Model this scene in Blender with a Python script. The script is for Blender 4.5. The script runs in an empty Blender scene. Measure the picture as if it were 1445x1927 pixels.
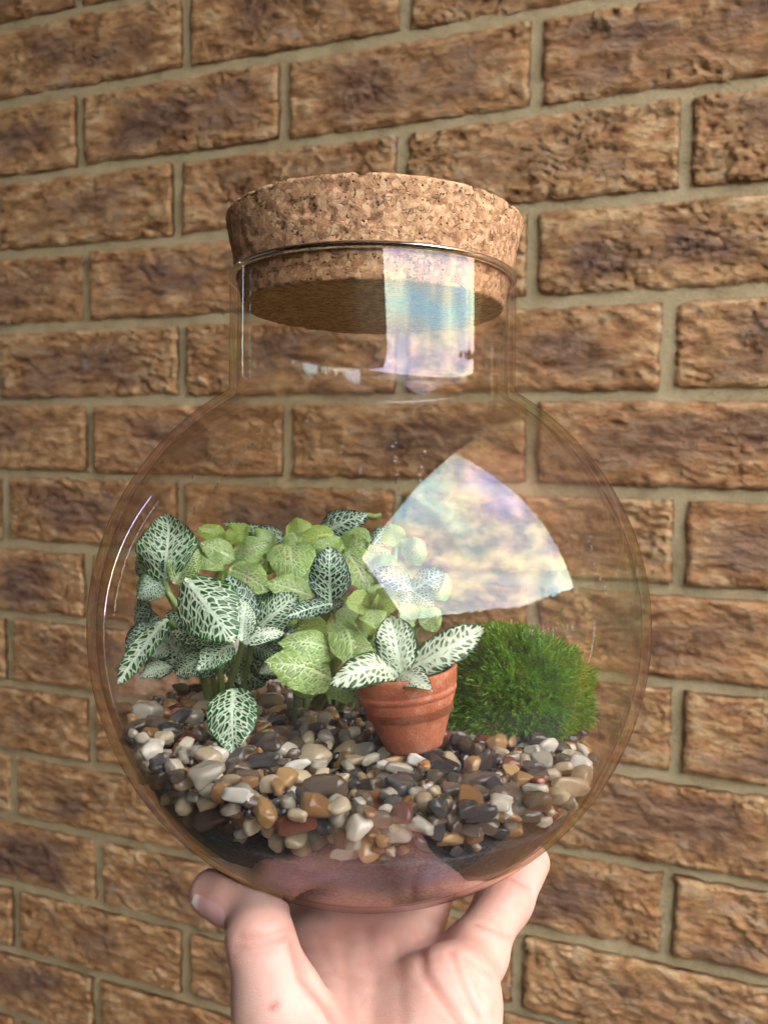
import bpy, bmesh, math, random
import numpy as np
from mathutils import Vector, Matrix
random.seed(7); rng = np.random.default_rng(7)
S = bpy.context.scene
COL = S.collection

# ------------------------------------------------------------------ camera, world, sun, exposure
RIGHT = np.array([0.92588418, 0.37770469, 0.00881156])
UP = np.array([-0.03839065, 0.07085535, 0.99674755])
FWD = np.array([-0.37585188, 0.92321107, -0.08010417])
CAM = np.array([0.61726946, -0.7300723, 1.35])
FPX, CX, CY = 1700.0, 722.5, 963.5
def K(x, y, d):
    """point in the world seen at photo position (x, y), d metres in front of the camera"""
    return CAM + d * (FWD + RIGHT * (x - CX) / FPX - UP * (y - CY) / FPX)
camd = bpy.data.cameras.new('camera'); cam = bpy.data.objects.new('camera', camd); COL.objects.link(cam)
camd.sensor_width = 36; camd.sensor_fit = 'AUTO'; camd.lens = FPX / 1927 * 36
M = Matrix.Identity(4)
for i in range(3):
    M[i][0] = RIGHT[i]; M[i][1] = UP[i]; M[i][2] = -FWD[i]; M[i][3] = CAM[i]
cam.matrix_world = M
camd.clip_start = 0.01; camd.clip_end = 200
camd.dof.use_dof = True; camd.dof.focus_distance = 0.245; camd.dof.aperture_fstop = 22
S.camera = cam

SUN_EL, SUN_AZ = 54.0, -48.0         # azimuth measured from -Y towards +X
W = bpy.data.worlds.new('World'); S.world = W; W.use_nodes = True
nt = W.node_tree; bg = nt.nodes['Background']
sky = nt.nodes.new('ShaderNodeTexSky'); sky.sky_type = 'NISHITA'; sky.sun_disc = False
sky.sun_elevation = math.radians(SUN_EL); sky.sun_rotation = math.radians(180 - SUN_AZ)
sky.air_density = 1.0; sky.dust_density = 1.5
tc = nt.nodes.new('ShaderNodeTexCoord')
mp = nt.nodes.new('ShaderNodeMapping'); mp.inputs['Scale'].default_value = (1, 1, 1.7); mp.inputs['Location'].default_value = (.3, .7, .2)
n1 = nt.nodes.new('ShaderNodeTexNoise'); n1.inputs['Scale'].default_value = 5.5; n1.inputs['Detail'].default_value = 9; n1.inputs['Roughness'].default_value = .52
r1 = nt.nodes.new('ShaderNodeValToRGB'); r1.color_ramp.elements[0].position = .43; r1.color_ramp.elements[1].position = .72; r1.color_ramp.elements[0].color = (.06, .06, .06, 1)
mx = nt.nodes.new('ShaderNodeMix'); mx.data_type = 'RGBA'
mx.inputs['B'].default_value = (14, 12.4, 10.2, 1)
nt.links.new(tc.outputs['Generated'], mp.inputs['Vector']); nt.links.new(mp.outputs[0], n1.inputs['Vector'])
nt.links.new(n1.outputs['Fac'], r1.inputs['Fac']); nt.links.new(r1.outputs['Color'], mx.inputs['Factor'])
hz = nt.nodes.new('ShaderNodeMix'); hz.data_type = 'RGBA'; hz.inputs['Factor'].default_value = .40; hz.inputs['B'].default_value = (7.2, 9.0, 12.0, 1)
nt.links.new(sky.outputs[0], hz.inputs['A']); nt.links.new(hz.outputs['Result'], mx.inputs['A']); nt.links.new(mx.outputs['Result'], bg.inputs['Color'])
bg.inputs['Strength'].default_value = 0.15
sund = bpy.data.lights.new('sun', 'SUN'); sun = bpy.data.objects.new('sun', sund); COL.objects.link(sun)
sund.energy = 2.0; sund.angle = math.radians(3); sund.color = (1, .95, .87)
se, sa = math.radians(SUN_EL), math.radians(SUN_AZ)
sdir = Vector((math.sin(sa) * math.cos(se), -math.cos(sa) * math.cos(se), math.sin(se)))
sun.rotation_euler = sdir.to_track_quat('Z', 'Y').to_euler()
sun.location = (2.5, -1.5, 4)
S.view_settings.view_transform = 'Standard'; S.view_settings.look = 'None'
S.view_settings.gamma = 1; S.view_settings.exposure = 3.08
cy = S.cycles
cy.use_denoising = True; cy.max_bounces = 12; cy.diffuse_bounces = 4; cy.glossy_bounces = 6
cy.transmission_bounces = 8; cy.transparent_max_bounces = 24; cy.sample_clamp_indirect = 6
cy.caustics_reflective = False; cy.caustics_refractive = False
cy.use_adaptive_sampling = False

# ------------------------------------------------------------------ frames of reference
D0 = 0.27; GR = 0.080                                            # distance and radius of the globe
_ray = FWD + RIGHT * (697 - CX) / FPX - UP * (1165 - CY) / FPX
CEN = CAM + _ray / np.linalg.norm(_ray) * D0
def nz(v): return v / np.linalg.norm(v)
_a, _r = math.radians(.9), math.radians(.5)
JU = nz(math.cos(_a) * UP - math.sin(_a) * FWD + math.sin(_r) * RIGHT)
JF = nz(FWD - JU * (FWD @ JU)); JR = np.cross(JF, JU)
RJ = np.stack([JR, JF, JU], 1)                                    # jar frame -> world
def J(x, y, z): return CEN + RJ @ np.array([x, y, z])
def toJ(p): return (np.asarray(p) - CEN) @ RJ
JROT = Matrix([list(RJ[0]), list(RJ[1]), list(RJ[2])]).to_euler()
def project(P):
    c = np.asarray(P) - CAM
    d = c @ FWD
    return CX + FPX * (c @ RIGHT) / d, CY - FPX * (c @ UP) / d, d

# ------------------------------------------------------------------ helpers
def link(o, parent=None):
    COL.objects.link(o)
    if parent is not None: o.parent = parent
    return o
def tag(o, label=None, cat=None, group=None, kind=None):
    if label: o['label'] = label
    if cat: o['category'] = cat
    if group: o['group'] = group
    if kind: o['kind'] = kind
    return o
def empty(name, loc, rot=None):
    o = bpy.data.objects.new(name, None); o.empty_display_size = .01
    o.location = Vector(loc)
    if rot: o.rotation_euler = rot
    return link(o)
def mesh(name, V, F, mat=None, smooth=True, uvs=None):
    me = bpy.data.meshes.new(name)
    V = np.asarray(V, dtype=float)
    me.from_pydata(V.tolist(), [], F if isinstance(F, list) else F.tolist())
    if mat is not None: me.materials.append(mat)
    if smooth: me.polygons.foreach_set('use_smooth', [True] * len(me.polygons))
    if uvs:
        li = np.zeros(len(me.loops), dtype=int); me.loops.foreach_get('vertex_index', li)
        for nm, uv in uvs.items():
            l = me.uv_layers.new(name=nm); l.data.foreach_set('uv', np.asarray(uv)[li].ravel())
    me.update()
    return me
def obj(name, me, parent=None, loc=None, rot=None):
    o = bpy.data.objects.new(name, me)
    if loc is not None: o.location = Vector(loc)
    if rot is not None: o.rotation_euler = rot
    return link(o, parent)
def grid_faces(nu, nv, closed=False):
    i, j = np.meshgrid(np.arange(nu - 1), np.arange(nv if closed else nv - 1), indexing='ij')
    a = i * nv + j; b = i * nv + (j + 1) % nv
    return np.stack([a, b, b + nv, a + nv], -1).reshape(-1, 4)
def lathe(profile, seg=128):
    """profile of (r, z); rotates about z"""
    p = np.array(profile); t = np.arange(seg) / seg * 2 * math.pi
    V = np.stack([p[:, 0][:, None] * np.cos(t), p[:, 0][:, None] * np.sin(t), np.repeat(p[:, 1][:, None], seg, 1)], -1).reshape(-1, 3)
    return V, grid_faces(len(p), seg, True)[:, ::1]
def _h(ix, iy, iz, s):
    n = (ix * 374761393 + iy * 668265263 + iz * 2147483647 + s * 974634777).astype(np.int64)
    n = (n ^ (n >> 13)) * 1274126177
    n &= 0x7fffffff
    n = (n ^ (n >> 16)) & 0xffff
    return n / 65535.0 * 2 - 1
def vnoise(x, y, z, s=0):
    x, y, z = np.broadcast_arrays(np.asarray(x, float), np.asarray(y, float), np.asarray(z, float))
    ix, iy, iz = np.floor(x).astype(np.int64), np.floor(y).astype(np.int64), np.floor(z).astype(np.int64)
    fx, fy, fz = x - ix, y - iy, z - iz
    f = lambda t: t * t * t * (t * (t * 6 - 15) + 10)
    fx, fy, fz = f(fx), f(fy), f(fz)
    r = 0
    for a in (0, 1):
        for b in (0, 1):
            for c in (0, 1):
                r = r + _h(ix + a, iy + b, iz + c, s) * (fx if a else 1 - fx) * (fy if b else 1 - fy) * (fz if c else 1 - fz)
    return r
def fbm(x, y, z, s=0, o=4, g=.5):
    r = 0; a = 1.0; t = 0
    for k in range(o):
        r = r + a * vnoise(x * 2 ** k, y * 2 ** k, z * 2 ** k, s + k); t += a; a *= g
    return r / t
class NT:
    """small wrapper for material nodes"""
    def __init__(s, name):
        s.m = bpy.data.materials.new(name); s.m.use_nodes = True; s.t = s.m.node_tree
        s.t.nodes.clear(); s.out = s.t.nodes.new('ShaderNodeOutputMaterial')
    def n(s, typ, **kw):
        nd = s.t.nodes.new('ShaderNode' + typ)
        for k, v in kw.items(): setattr(nd, k, v)
        return nd
    def l(s, a, b): s.t.links.new(a, b)
    def val(s, sock, v):
        if isinstance(v, (int, float, tuple, list)): sock.default_value = v
        else: s.l(v, sock)
    def math(s, op, a, b=0.0, c=None, clamp=False):
        nd = s.n('Math', operation=op); nd.use_clamp = clamp
        s.val(nd.inputs[0], a); s.val(nd.inputs[1], b)
        if c is not None: s.val(nd.inputs[2], c)
        return nd.outputs[0]
    def mix(s, f, a, b, blend='MIX'):
        nd = s.n('Mix', data_type='RGBA', blend_type=blend)
        s.val(nd.inputs['Factor'], f); s.val(nd.inputs['A'], a if not isinstance(a, tuple) else (*a[:3], 1)); s.val(nd.inputs['B'], b if not isinstance(b, tuple) else (*b[:3], 1))
        return nd.outputs['Result']
    def smooth(s, x, lo, hi, to0=0.0, to1=1.0):
        nd = s.n('MapRange', interpolation_type='SMOOTHSTEP')
        s.val(nd.inputs['Value'], x); s.val(nd.inputs['From Min'], lo); s.val(nd.inputs['From Max'], hi)
        nd.inputs['To Min'].default_value = to0; nd.inputs['To Max'].default_value = to1
        return nd.outputs['Result']
    def noise(s, vec, scale, detail=3, rough=.5, out='Fac'):
        nd = s.n('TexNoise'); nd.inputs['Scale'].default_value = scale; nd.inputs['Detail'].default_value = detail; nd.inputs['Roughness'].default_value = rough
        if vec is not None: s.l(vec, nd.inputs['Vector'])
        return nd.outputs[out]
    def voro(s, vec, scale, feature='F1', out='Distance', dim='3D', rnd=1.0):
        nd = s.n('TexVoronoi', feature=feature, voronoi_dimensions=dim)
        nd.inputs['Scale'].default_value = scale; nd.inputs['Randomness'].default_value = rnd
        if vec is not None: s.l(vec, nd.inputs['Vector'])
        return nd.outputs[out]
    def mapping(s, vec, scale=(1, 1, 1), loc=(0, 0, 0)):
        nd = s.n('Mapping'); nd.inputs['Scale'].default_value = scale
        s.val(nd.inputs['Location'], loc); s.l(vec, nd.inputs['Vector'])
        return nd.outputs[0]
    def coord(s, k='Object'): return s.n('TexCoord').outputs[k]
    def bump(s, h, strength=.5, dist=.001, normal=None):
        nd = s.n('Bump'); nd.inputs['Strength'].default_value = strength; nd.inputs['Distance'].default_value = dist
        s.l(h, nd.inputs['Height'])
        if normal is not None: s.l(normal, nd.inputs['Normal'])
        return nd.outputs[0]
    def pbsdf(s, color, rough=.5, normal=None, **kw):
        p = s.n('BsdfPrincipled'); s.val(p.inputs['Base Color'], (*color[:3], 1) if isinstance(color, tuple) else color); s.val(p.inputs['Roughness'], rough)
        if normal is not None: s.l(normal, p.inputs['Normal'])
        for k, v in kw.items(): s.val(p.inputs[k.replace('_', ' ')], v)
        return p
    def done(s, shader):
        s.l(shader, s.out.inputs['Surface']); return s.m
    def ramp(s, f, stops):
        nd = s.n('ValToRGB'); e = nd.color_ramp.elements
        while len(e) < len(stops): e.new(.5)
        for k, (p, c) in enumerate(stops): e[k].position = p; e[k].color = (*c, 1)
        s.l(f, nd.inputs['Fac']); return nd.outputs['Color']

# ------------------------------------------------------------------ brick wall
def mat_brick():
    m = NT('rustic brick'); g = m.coord('Object'); oi = m.n('ObjectInfo').outputs['Random']
    off = m.n('CombineXYZ'); m.l(m.math('MULTIPLY', oi, 37.0), off.inputs[0]); m.l(m.math('MULTIPLY', oi, 11.0), off.inputs[1]); m.l(m.math('MULTIPLY', oi, 23.0), off.inputs[2])
    va = m.n('VectorMath', operation='ADD'); m.l(g, va.inputs[0]); m.l(off.outputs[0], va.inputs[1]); p = va.outputs[0]
    gen = m.coord('Generated'); sp = m.n('SeparateXYZ'); m.l(gen, sp.inputs[0])
    ex = m.math('MULTIPLY', m.math('ABSOLUTE', m.math('SUBTRACT', sp.outputs[0], .5)), 2.0)
    ez = m.math('MULTIPLY', m.math('ABSOLUTE', m.math('SUBTRACT', sp.outputs[2], .5)), 2.0)
    edge = m.math('MAXIMUM', m.math('POWER', ex, 2.2), m.math('POWER', ez, 2.2))
    st = m.mapping(p, (40, 90, 105))
    fine = m.noise(st, 1.0, 7, .70)
    big = m.noise(m.mapping(p, (11, 11, 17)), 1.0, 4, .6)
    dark = m.smooth(m.math('SUBTRACT', m.math('ADD', big, m.math('MULTIPLY', fine, .45)), m.math('MULTIPLY', edge, .36)), m.math('SUBTRACT', .56, m.math('MULTIPLY', m.math('FRACT', m.math('MULTIPLY', oi, 7.31)), .13)), .80)
    base = m.ramp(fine, [(.31, (.115, .044, .015)), (.40, (.36, .163, .056)), (.51, (.58, .305, .118)), (.63, (.74, .49, .245))])
    warm = m.mix(m.math('MULTIPLY', oi, .30), base, (.40, .155, .055))
    drk = m.ramp(fine, [(.28, (.058, .030, .020)), (.46, (.17, .086, .052)), (.70, (.32, .18, .11))])
    c = m.mix(m.math('MULTIPLY', dark, m.smooth(m.noise(p, 2.0, 2), .25, .6, .45, .95)), warm, drk)
    fl = m.smooth(m.noise(m.mapping(p, (48, 48, 36)), 1.0, 2, .5), .70, .78)
    c = m.mix(m.math('MULTIPLY', fl, .55), c, (.42, .36, .34))
    h = m.math('ADD', m.math('MULTIPLY', fine, 1.0), m.math('MULTIPLY', m.noise(m.mapping(p, (210, 240, 380)), 1.0, 4, .65), .55))
    nb = m.bump(h, 1.0, .0062)
    return m.done(m.pbsdf(c, .88, nb).outputs[0])
def mat_mortar():
    m = NT('mortar'); g = m.coord('Object')
    a = m.noise(g, 22, 5, .6); b = m.noise(g, 520, 4, .7)
    c = m.ramp(m.math('ADD', m.math('MULTIPLY', a, .55), m.math('MULTIPLY', b, .45)), [(.3, (.30, .215, .10)), (.5, (.52, .395, .20)), (.7, (.63, .50, .285))])
    nb = m.bump(m.math('ADD', b, m.math('MULTIPLY', a, 1.5)), .9, .0022)
    return m.done(m.pbsdf(c, .92, nb).outputs[0])
MB, MM = mat_brick(), mat_mortar()
WZ0 = CAM[2] + 0.37339346                                        # height of course 0
XU = .225; ROWH = .075
wall = empty('brick_wall', (0.62, 0.0, 0.0))
tag(wall, 'rustic orange brown brick wall with sandy mortar joints behind the jar', 'wall')
WALL_R, WALL_T = 2.09, 5.2
def slab(x0, x1, y0, y1, z0, z1):
    V = [(x0, y0, z0), (x1, y0, z0), (x1, y1, z0), (x0, y1, z0), (x0, y0, z1), (x1, y0, z1), (x1, y1, z1), (x0, y1, z1)]
    F = [(0, 1, 5, 4), (1, 2, 6, 5), (2, 3, 7, 6), (3, 0, 4, 7), (4, 5, 6, 7), (3, 2, 1, 0)]
    return V, F
def mortar_bed():
    # finely gridded face, gently hollow and uneven, in front of a slab
    x0, x1, z0, z1 = -.75, 1.35, WZ0 - 16.5 * ROWH, WZ0 + 3.5 * ROWH
    nx, nzz = 190, 150
    X, Z = np.meshgrid(np.linspace(x0, x1, nx), np.linspace(z0, z1, nzz), indexing='ij')
    Y = .0022 + .0012 * fbm(X * 30, Z * 30, 0, 5, 4)
    V = np.stack([X - .62, Y, Z], -1).reshape(-1, 3)
    V2, F2 = slab(-2.3 - .62, WALL_R - .62, .012, .24, 0.0, WALL_T)
    F = grid_faces(nx, nzz)[:, ::-1].tolist()
    n = len(V)
    return np.concatenate([V, np.array(V2)]), F + [tuple(i + n for i in f) for f in F2]
V, F = mortar_bed()
obj('mortar', mesh('mortar', V, F, MM, smooth=False), wall)
def brick_mesh(w, hgt, seed, nx=96, nzv=36):
    x = np.linspace(-1, 1, nx); z = np.linspace(-1, 1, nzv)
    X, Z = np.meshgrid(x, z, indexing='ij')
    s = seed * 13.7
    wx = w / 2 + .0016 * fbm(Z * 4, s, 0, seed, 3)
    hz = hgt / 2 + .0018 * fbm(X * 9, s, 3, seed, 3)
    PX, PZ = X * wx, Z * hz
    m = np.minimum((1 - np.abs(X)) * w / 2, (1 - np.abs(Z)) * hgt / 2)
    rnd = np.clip(1 - m / .0034, 0, 1) ** 2 * .0030
    d = .0034 * fbm(PX * 48 + s, PZ * 125 + 1.2 * vnoise(PX * 45, PZ * 45, s, 2), s, seed, 5, .62)
    rg = 1 - np.abs(vnoise(PX * 42 + 5 * d / .0034, PZ * 140 + 2 * vnoise(PX * 40, PZ * 40, s, 3), s, seed + 9))
    d = d - .0030 * np.clip(rg - .74, 0, 1) / .26 * np.clip(fbm(PX * 22, PZ * 30, s + 3, 4, 2) * 2 + .45, 0, 1)
    d += .0016 * fbm(PX * 9, PZ * 9, s, seed + 3, 2)
    PY = -(.0030 + d) + rnd
    V = np.stack([PX, PY, PZ], -1).reshape(-1, 3)
    F = grid_faces(nx, nzv)[:, ::-1].tolist()
    loop = [i * nzv for i in range(nx)] + [(nx - 1) * nzv + j for j in range(1, nzv)] + [i * nzv + nzv - 1 for i in range(nx - 2, -1, -1)] + [j for j in range(nzv - 2, 0, -1)]
    n = len(V); back = V[loop].copy(); back[:, 1] = .013
    V = np.concatenate([V, back]); L = len(loop)
    for k in range(L): F.append((loop[k], loop[(k + 1) % L], n + (k + 1) % L, n + k))
    return V, F
# measured joint positions (in stretchers) of the visible courses
NOM = {-1: 0.0}
MEAS = {0: {.5: .533}, 1: {2: 1.985}, 5: {1: 1.0}, 6: {2.5: 2.52}, 8: {2.5: 2.535}, 9: {0: -.008}, 10: {2.5: 2.525, -.5: -.485}, 4: {2.5: 2.46}, 14: {}}
def joint(r, u):
    h = random.Random(r * 100 + int(u * 2)).uniform(-.02, .02)
    return (MEAS.get(r, {}).get(u, u + h)) * XU
nb = 0
for r in range(-3, 17):
    par = 0.0 if r % 2 else .5
    us = [k + par for k in range(-3, 6)]
    for a, b in zip(us[:-1], us[1:]):
        xa, xb = joint(r, a), joint(r, b)
        if xb < -.62 or xa > 1.3: continue
        zc = WZ0 - r * ROWH
        # is it inside the picture, with a margin?
        q = [project((x, 0, z)) for x in np.linspace(xa, xb, 4) for z in (zc - .03, zc + .03)]
        inside = any(-40 < px < 1485 and -40 < py < 1967 and d > .1 for px, py, d in q)
        if not inside: continue
        V, F = brick_mesh(xb - xa - .0102, ROWH - .0098, nb + 1)
        o = obj('brick', mesh('brick', V, F, MB), wall, ((xa + xb) / 2 - .62, random.uniform(-.0012, .0012), zc + random.uniform(-.0008, .0008)))
        o.rotation_euler = (0, random.uniform(-.004, .004), random.uniform(-.003, .003))
        nb += 1
        if r in MEAS: MEAS.setdefault(r, {})
# the rest of the wall, outside the picture: one joined mesh of plain bricks
VV, FF = [], []
for r in range(-46, 23):
    par = 0.0 if r % 2 else .5
    zc = WZ0 - r * ROWH
    if zc < .04 or zc > WALL_T - .04: continue
    for k in range(-10, 10):
        xa, xb = (k + par) * XU, (k + 1 + par) * XU
        xa, xb = max(xa, -2.3), min(xb, WALL_R + (0.006 if r % 2 else 0.0))
        if xb - xa < .03: continue
        q = [project((x, 0, z)) for x in np.linspace(xa, xb, 4) for z in (zc - .03, zc + .03)]
        if any(-40 < px < 1485 and -40 < py < 1967 and d > .1 for px, py, d in q): continue
        v, f = slab(xa + .005 - .62, xb - .005 - .62, -.003, .0135, zc - .0322, zc + .0322)
        n = len(VV); VV += v; FF += [tuple(i + n for i in q2) for q2 in f]
tag(obj('outer_brickwork', mesh('outer_brickwork', VV, FF, MB, smooth=False), wall), kind='stuff')

# ------------------------------------------------------------------ the place around the camera, seen in the reflections
def mat_plain(name, c, rough=.8, sc=6):
    m = NT(name); g = m.coord('Object'); a = m.noise(g, sc, 5, .6)
    col = m.mix(a, tuple(x * .75 for x in c), tuple(min(1, x * 1.2) for x in c))
    return m.done(m.pbsdf(col, rough, m.bump(a, .3, .01)).outputs[0])
MP = mat_plain('patio concrete', (.045, .04, .034)); MW = mat_plain('painted soffit', (.16, .14, .115)); MFN = mat_plain('weathered fence wood', (.07, .052, .036), .8, 14)
V, F = slab(-12, 12, -12, 12, -.1, 0.0)
tag(obj('patio', mesh('patio', V, F, MP, False)), kind='structure')
RZ = CEN[2] + 1.05; RX = CEN[0] + .46 * 1.05
VV, FF = [], []
def add(b):
    n = len(VV); VV.extend(b[0]); FF.extend([tuple(i + n for i in f) for f in b[1]])
add(slab(-2.3, RX, -3.8, -.02, RZ, RZ + .12))
add(slab(-2.42, -2.30, -3.8, -.02, 0, RZ + .12))
# raking end wall behind the photographer
yy = CEN[1] - 3.0
poly = [(-2.3, 0), (CEN[0] + .75 * 3, 0), (CEN[0] + .67 * 3, CEN[2] + .307 * 3), (CEN[0] + .32 * 3, CEN[2] + .755 * 3), (-2.3, CEN[2] + .8 * 3)]
n = len(VV); VV += [(x, yy, z) for x, z in poly] + [(x, yy - .15, z) for x, z in poly]
FF += [tuple(n + i for i in range(5)), tuple(n + 9 - i for i in range(5))] + [(n + i, n + (i + 1) % 5, n + 5 + (i + 1) % 5, n + 5 + i) for i in range(5)]
tag(obj('porch', mesh('porch', VV, FF, MW, False)), kind='structure')
VV, FF = [], []
for k in range(70):
    y = 2.6 - k * .115
    add(slab(3.55 + random.uniform(0, .02), 3.575 + .02, y - .11, y, 0, CEN[2] + .61 + random.uniform(-.02, .02) + max(0, (-.9 - y)) * .12))
tag(obj('garden_fence', mesh('garden_fence', VV, FF, MFN, False)), kind='structure')

# ------------------------------------------------------------------ glass jar
T_GL = .0025; RI = GR - T_GL                                      # wall of the globe, inner radius
NR, NT_, NZ = .0417, .0022, .0995                                # neck radius, its wall, its top
def mat_glass(name, film=.0, fog=.0):
    m = NT(name); g = m.coord('Object')
    fr = m.n('Fresnel'); bf = m.n('NewGeometry').outputs['Backfacing']
    m.val(fr.inputs['IOR'], m.math('ADD', 1.5, m.math('MULTIPLY', bf, 1 / 1.5 - 1.5)))     # a thin sheet mirrors alike from both sides
    wob = m.noise(m.mapping(g, (26, 26, 9)), 1.0, 2, .5)
    nb = m.bump(wob, .05, .004)
    gl = m.n('BsdfGlossy'); gl.inputs['Roughness'].default_value = .0; m.l(nb, gl.inputs['Normal'])
    if film:
        w = m.noise(m.mapping(g, (22, 22, 40)), 1.0, 3, .55)
        hue = m.ramp(w, [(.28, (.50, .74, 1.0)), (.40, (.74, .64, 1.0)), (.48, (1.0, .74, .72)), (.56, (1.0, .93, .58)), (.66, (.55, 1.0, .88)), (.8, (.6, .76, 1.0))])
        m.l(m.mix(min(1, film * 1.7), (1, 1, 1), hue), gl.inputs['Color'])
    tr = m.n('BsdfTransparent')
    lw = m.n('LayerWeight'); lw.inputs['Blend'].default_value = .5
    edge = m.smooth(lw.outputs['Facing'], .6, 1.0)
    tint = m.mix(edge, (.985, .978, .960), (.86, .83, .77))
    rim_ = m.smooth(lw.outputs['Facing'], .90, 1.0)
    tint = m.mix(rim_, tint, (.42, .37, .30))
    m.l(tint, tr.inputs['Color'])
    fac = m.math('MULTIPLY', fr.outputs[0], (1.0 + film * .45) if film else .42, clamp=True)
    fac = m.math('MINIMUM', fac, .34)
    sh = m.n('MixShader'); m.l(fac, sh.inputs[0]); m.l(tr.outputs[0], sh.inputs[1]); m.l(gl.outputs[0], sh.inputs[2])
    if fog:
        # faint dried film and streaks of condensation on the inside
        spz = m.n('SeparateXYZ'); m.l(g, spz.inputs[0])
        k = m.math('MULTIPLY', m.smooth(m.noise(m.mapping(g, (60, 60, 14)), 1.0, 4, .6), .4, .75), fog)
        df = m.n('BsdfDiffuse'); df.inputs['Color'].default_value = (.8, .78, .74, 1)
        tl = m.n('BsdfTranslucent'); tl.inputs['Color'].default_value = (.8, .78, .74, 1)
        ms = m.n('MixShader'); ms.inputs[0].default_value = .5; m.l(df.outputs[0], ms.inputs[1]); m.l(tl.outputs[0], ms.inputs[2])
        s2 = m.n('MixShader'); m.l(k, s2.inputs[0]); m.l(sh.outputs[0], s2.inputs[1]); m.l(ms.outputs[0], s2.inputs[2])
        return m.done(s2.outputs[0])
    return m.done(sh.outputs[0])
MG_OUT, MG_IN = mat_glass('clear glass outside', .5), mat_glass('clear glass inside', 0, .008)
jar = empty('glass_jar', CEN, JROT)
tag(jar, 'clear round glass jar with a short straight neck, held up in the hand', 'jar')
ZB = -.0715; UPA = .976                            # flattened foot, slightly flattened shoulder
def wall_t(z): return T_GL + (.0013 - T_GL) * np.clip((-z - .036) / .022, 0, 1)      # the glass thins towards its foot
def globe_profile(R, rn, zb, ztop, inner=False):
    p = []
    a0 = math.asin(zb * .955 / R)
    # flattened foot
    p += [(.0005, zb), (.008, zb), (.014, zb + .0002)]
    for a in np.linspace(math.radians(-66), math.asin(math.sqrt(max(0, R * R - rn * rn)) / R) - .012, 70):
        if inner: R = GR - float(wall_t(GR * math.sin(a)))
        z = R * math.sin(a)
        p.append((R * math.cos(a), max(z, zb) if z < 0 else z * UPA))
    zs = math.sqrt(R * R - rn * rn) * UPA
    p += [(rn + .0004, zs + .0003), (rn + .0001, zs + .0010), (rn, zs + .002)]
    p += [(rn, z) for z in np.linspace(zs + .006, ztop, 12)]
    return p
V, F = lathe(globe_profile(GR, NR, ZB, NZ - .0012), 160)
obj('glass_body', mesh('glass_body', V, F, MG_OUT), jar)
V, F = lathe(globe_profile(RI, NR - NT_, ZB + .0012, NZ - .0012, True), 160)
obj('inner_glass_face', mesh('inner_glass_face', V, F[:, ::-1], MG_IN), jar)
# rounded rim
mr = NT('glass rim'); gb = mr.n('BsdfGlass'); gb.inputs['IOR'].default_value = 1.5; gb.inputs['Color'].default_value = (.86, .84, .80, 1); mr.done(gb.outputs[0])
prof = [(NR - NT_ / 2 + .00145 * math.cos(a), NZ + .0010 * math.sin(a)) for a in np.linspace(0, 2 * math.pi, 14)]
V, F = lathe(prof, 160)
obj('rim', mesh('rim', V, F[:, ::-1], mr.m), jar)

# drops of condensation run down the inside of the glass
def drops():
    R = np.random.default_rng(12); V, F, n = [], [], 0
    tracks = [((500, 800), (365, 965)), ((445, 815), (330, 930)), ((660, 810), (640, 850)), ((685, 820), (680, 930)), ((742, 825), (748, 935)), ((800, 850), (790, 900)), ((560, 800), (590, 780)), ((1105, 1010), (1140, 1120)), ((980, 1190), (1085, 1180))]
    spots = []
    for a, b in tracks:
        m_ = int(math.hypot(b[0] - a[0], b[1] - a[1]) / 9) + 2
        for t in np.linspace(0, 1, m_): spots.append((a[0] + (b[0] - a[0]) * t + R.normal(0, 2.2), a[1] + (b[1] - a[1]) * t + R.normal(0, 2.2), R.uniform(.00012, .00050)))
    for _ in range(170): spots.append((R.uniform(200, 1190), R.uniform(780, 1560), R.uniform(.00006, .00022)))
    bm = bmesh.new(); bmesh.ops.create_icosphere(bm, subdivisions=2, radius=1)
    SV = np.array([v.co[:] for v in bm.verts]); SF = np.array([[v.index for v in f.verts] for f in bm.faces]); bm.free()
    for x, y, r in spots:
        d = nz(K(x, y, 1) - CAM); oc = CAM - CEN; b = oc @ d; q = b * b - (oc @ oc - (RI - .0001) ** 2)
        if q <= 0: continue
        p = toJ(CAM + d * (-b - math.sqrt(q))); nn = nz(p); v = SV * r * [1, 1, R.uniform(1, 1.7)]
        v = v - np.outer((v @ nn) * .62, nn)
        V.append(p + v); F.append(SF + n); n += len(SV)
    return np.concatenate(V), np.concatenate(F)
md = NT('water drop'); mdt = md.n('BsdfTransparent'); mdt.inputs['Color'].default_value = (.90, .90, .90, 1); mdg = md.n('BsdfGlossy'); mdg.inputs['Roughness'].default_value = .03
mdl = md.n('LayerWeight'); mdl.inputs['Blend'].default_value = .35; mds = md.n('MixShader'); md.l(md.math('MULTIPLY', mdl.outputs['Facing'], .6), mds.inputs[0]); md.l(mdt.outputs[0], mds.inputs[1]); md.l(mdg.outputs[0], mds.inputs[2]); md.done(mds.outputs[0])
V, F = drops()
tag(obj('water_drops', mesh('water_drops', V, F, md.m), jar), kind='stuff')

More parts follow.
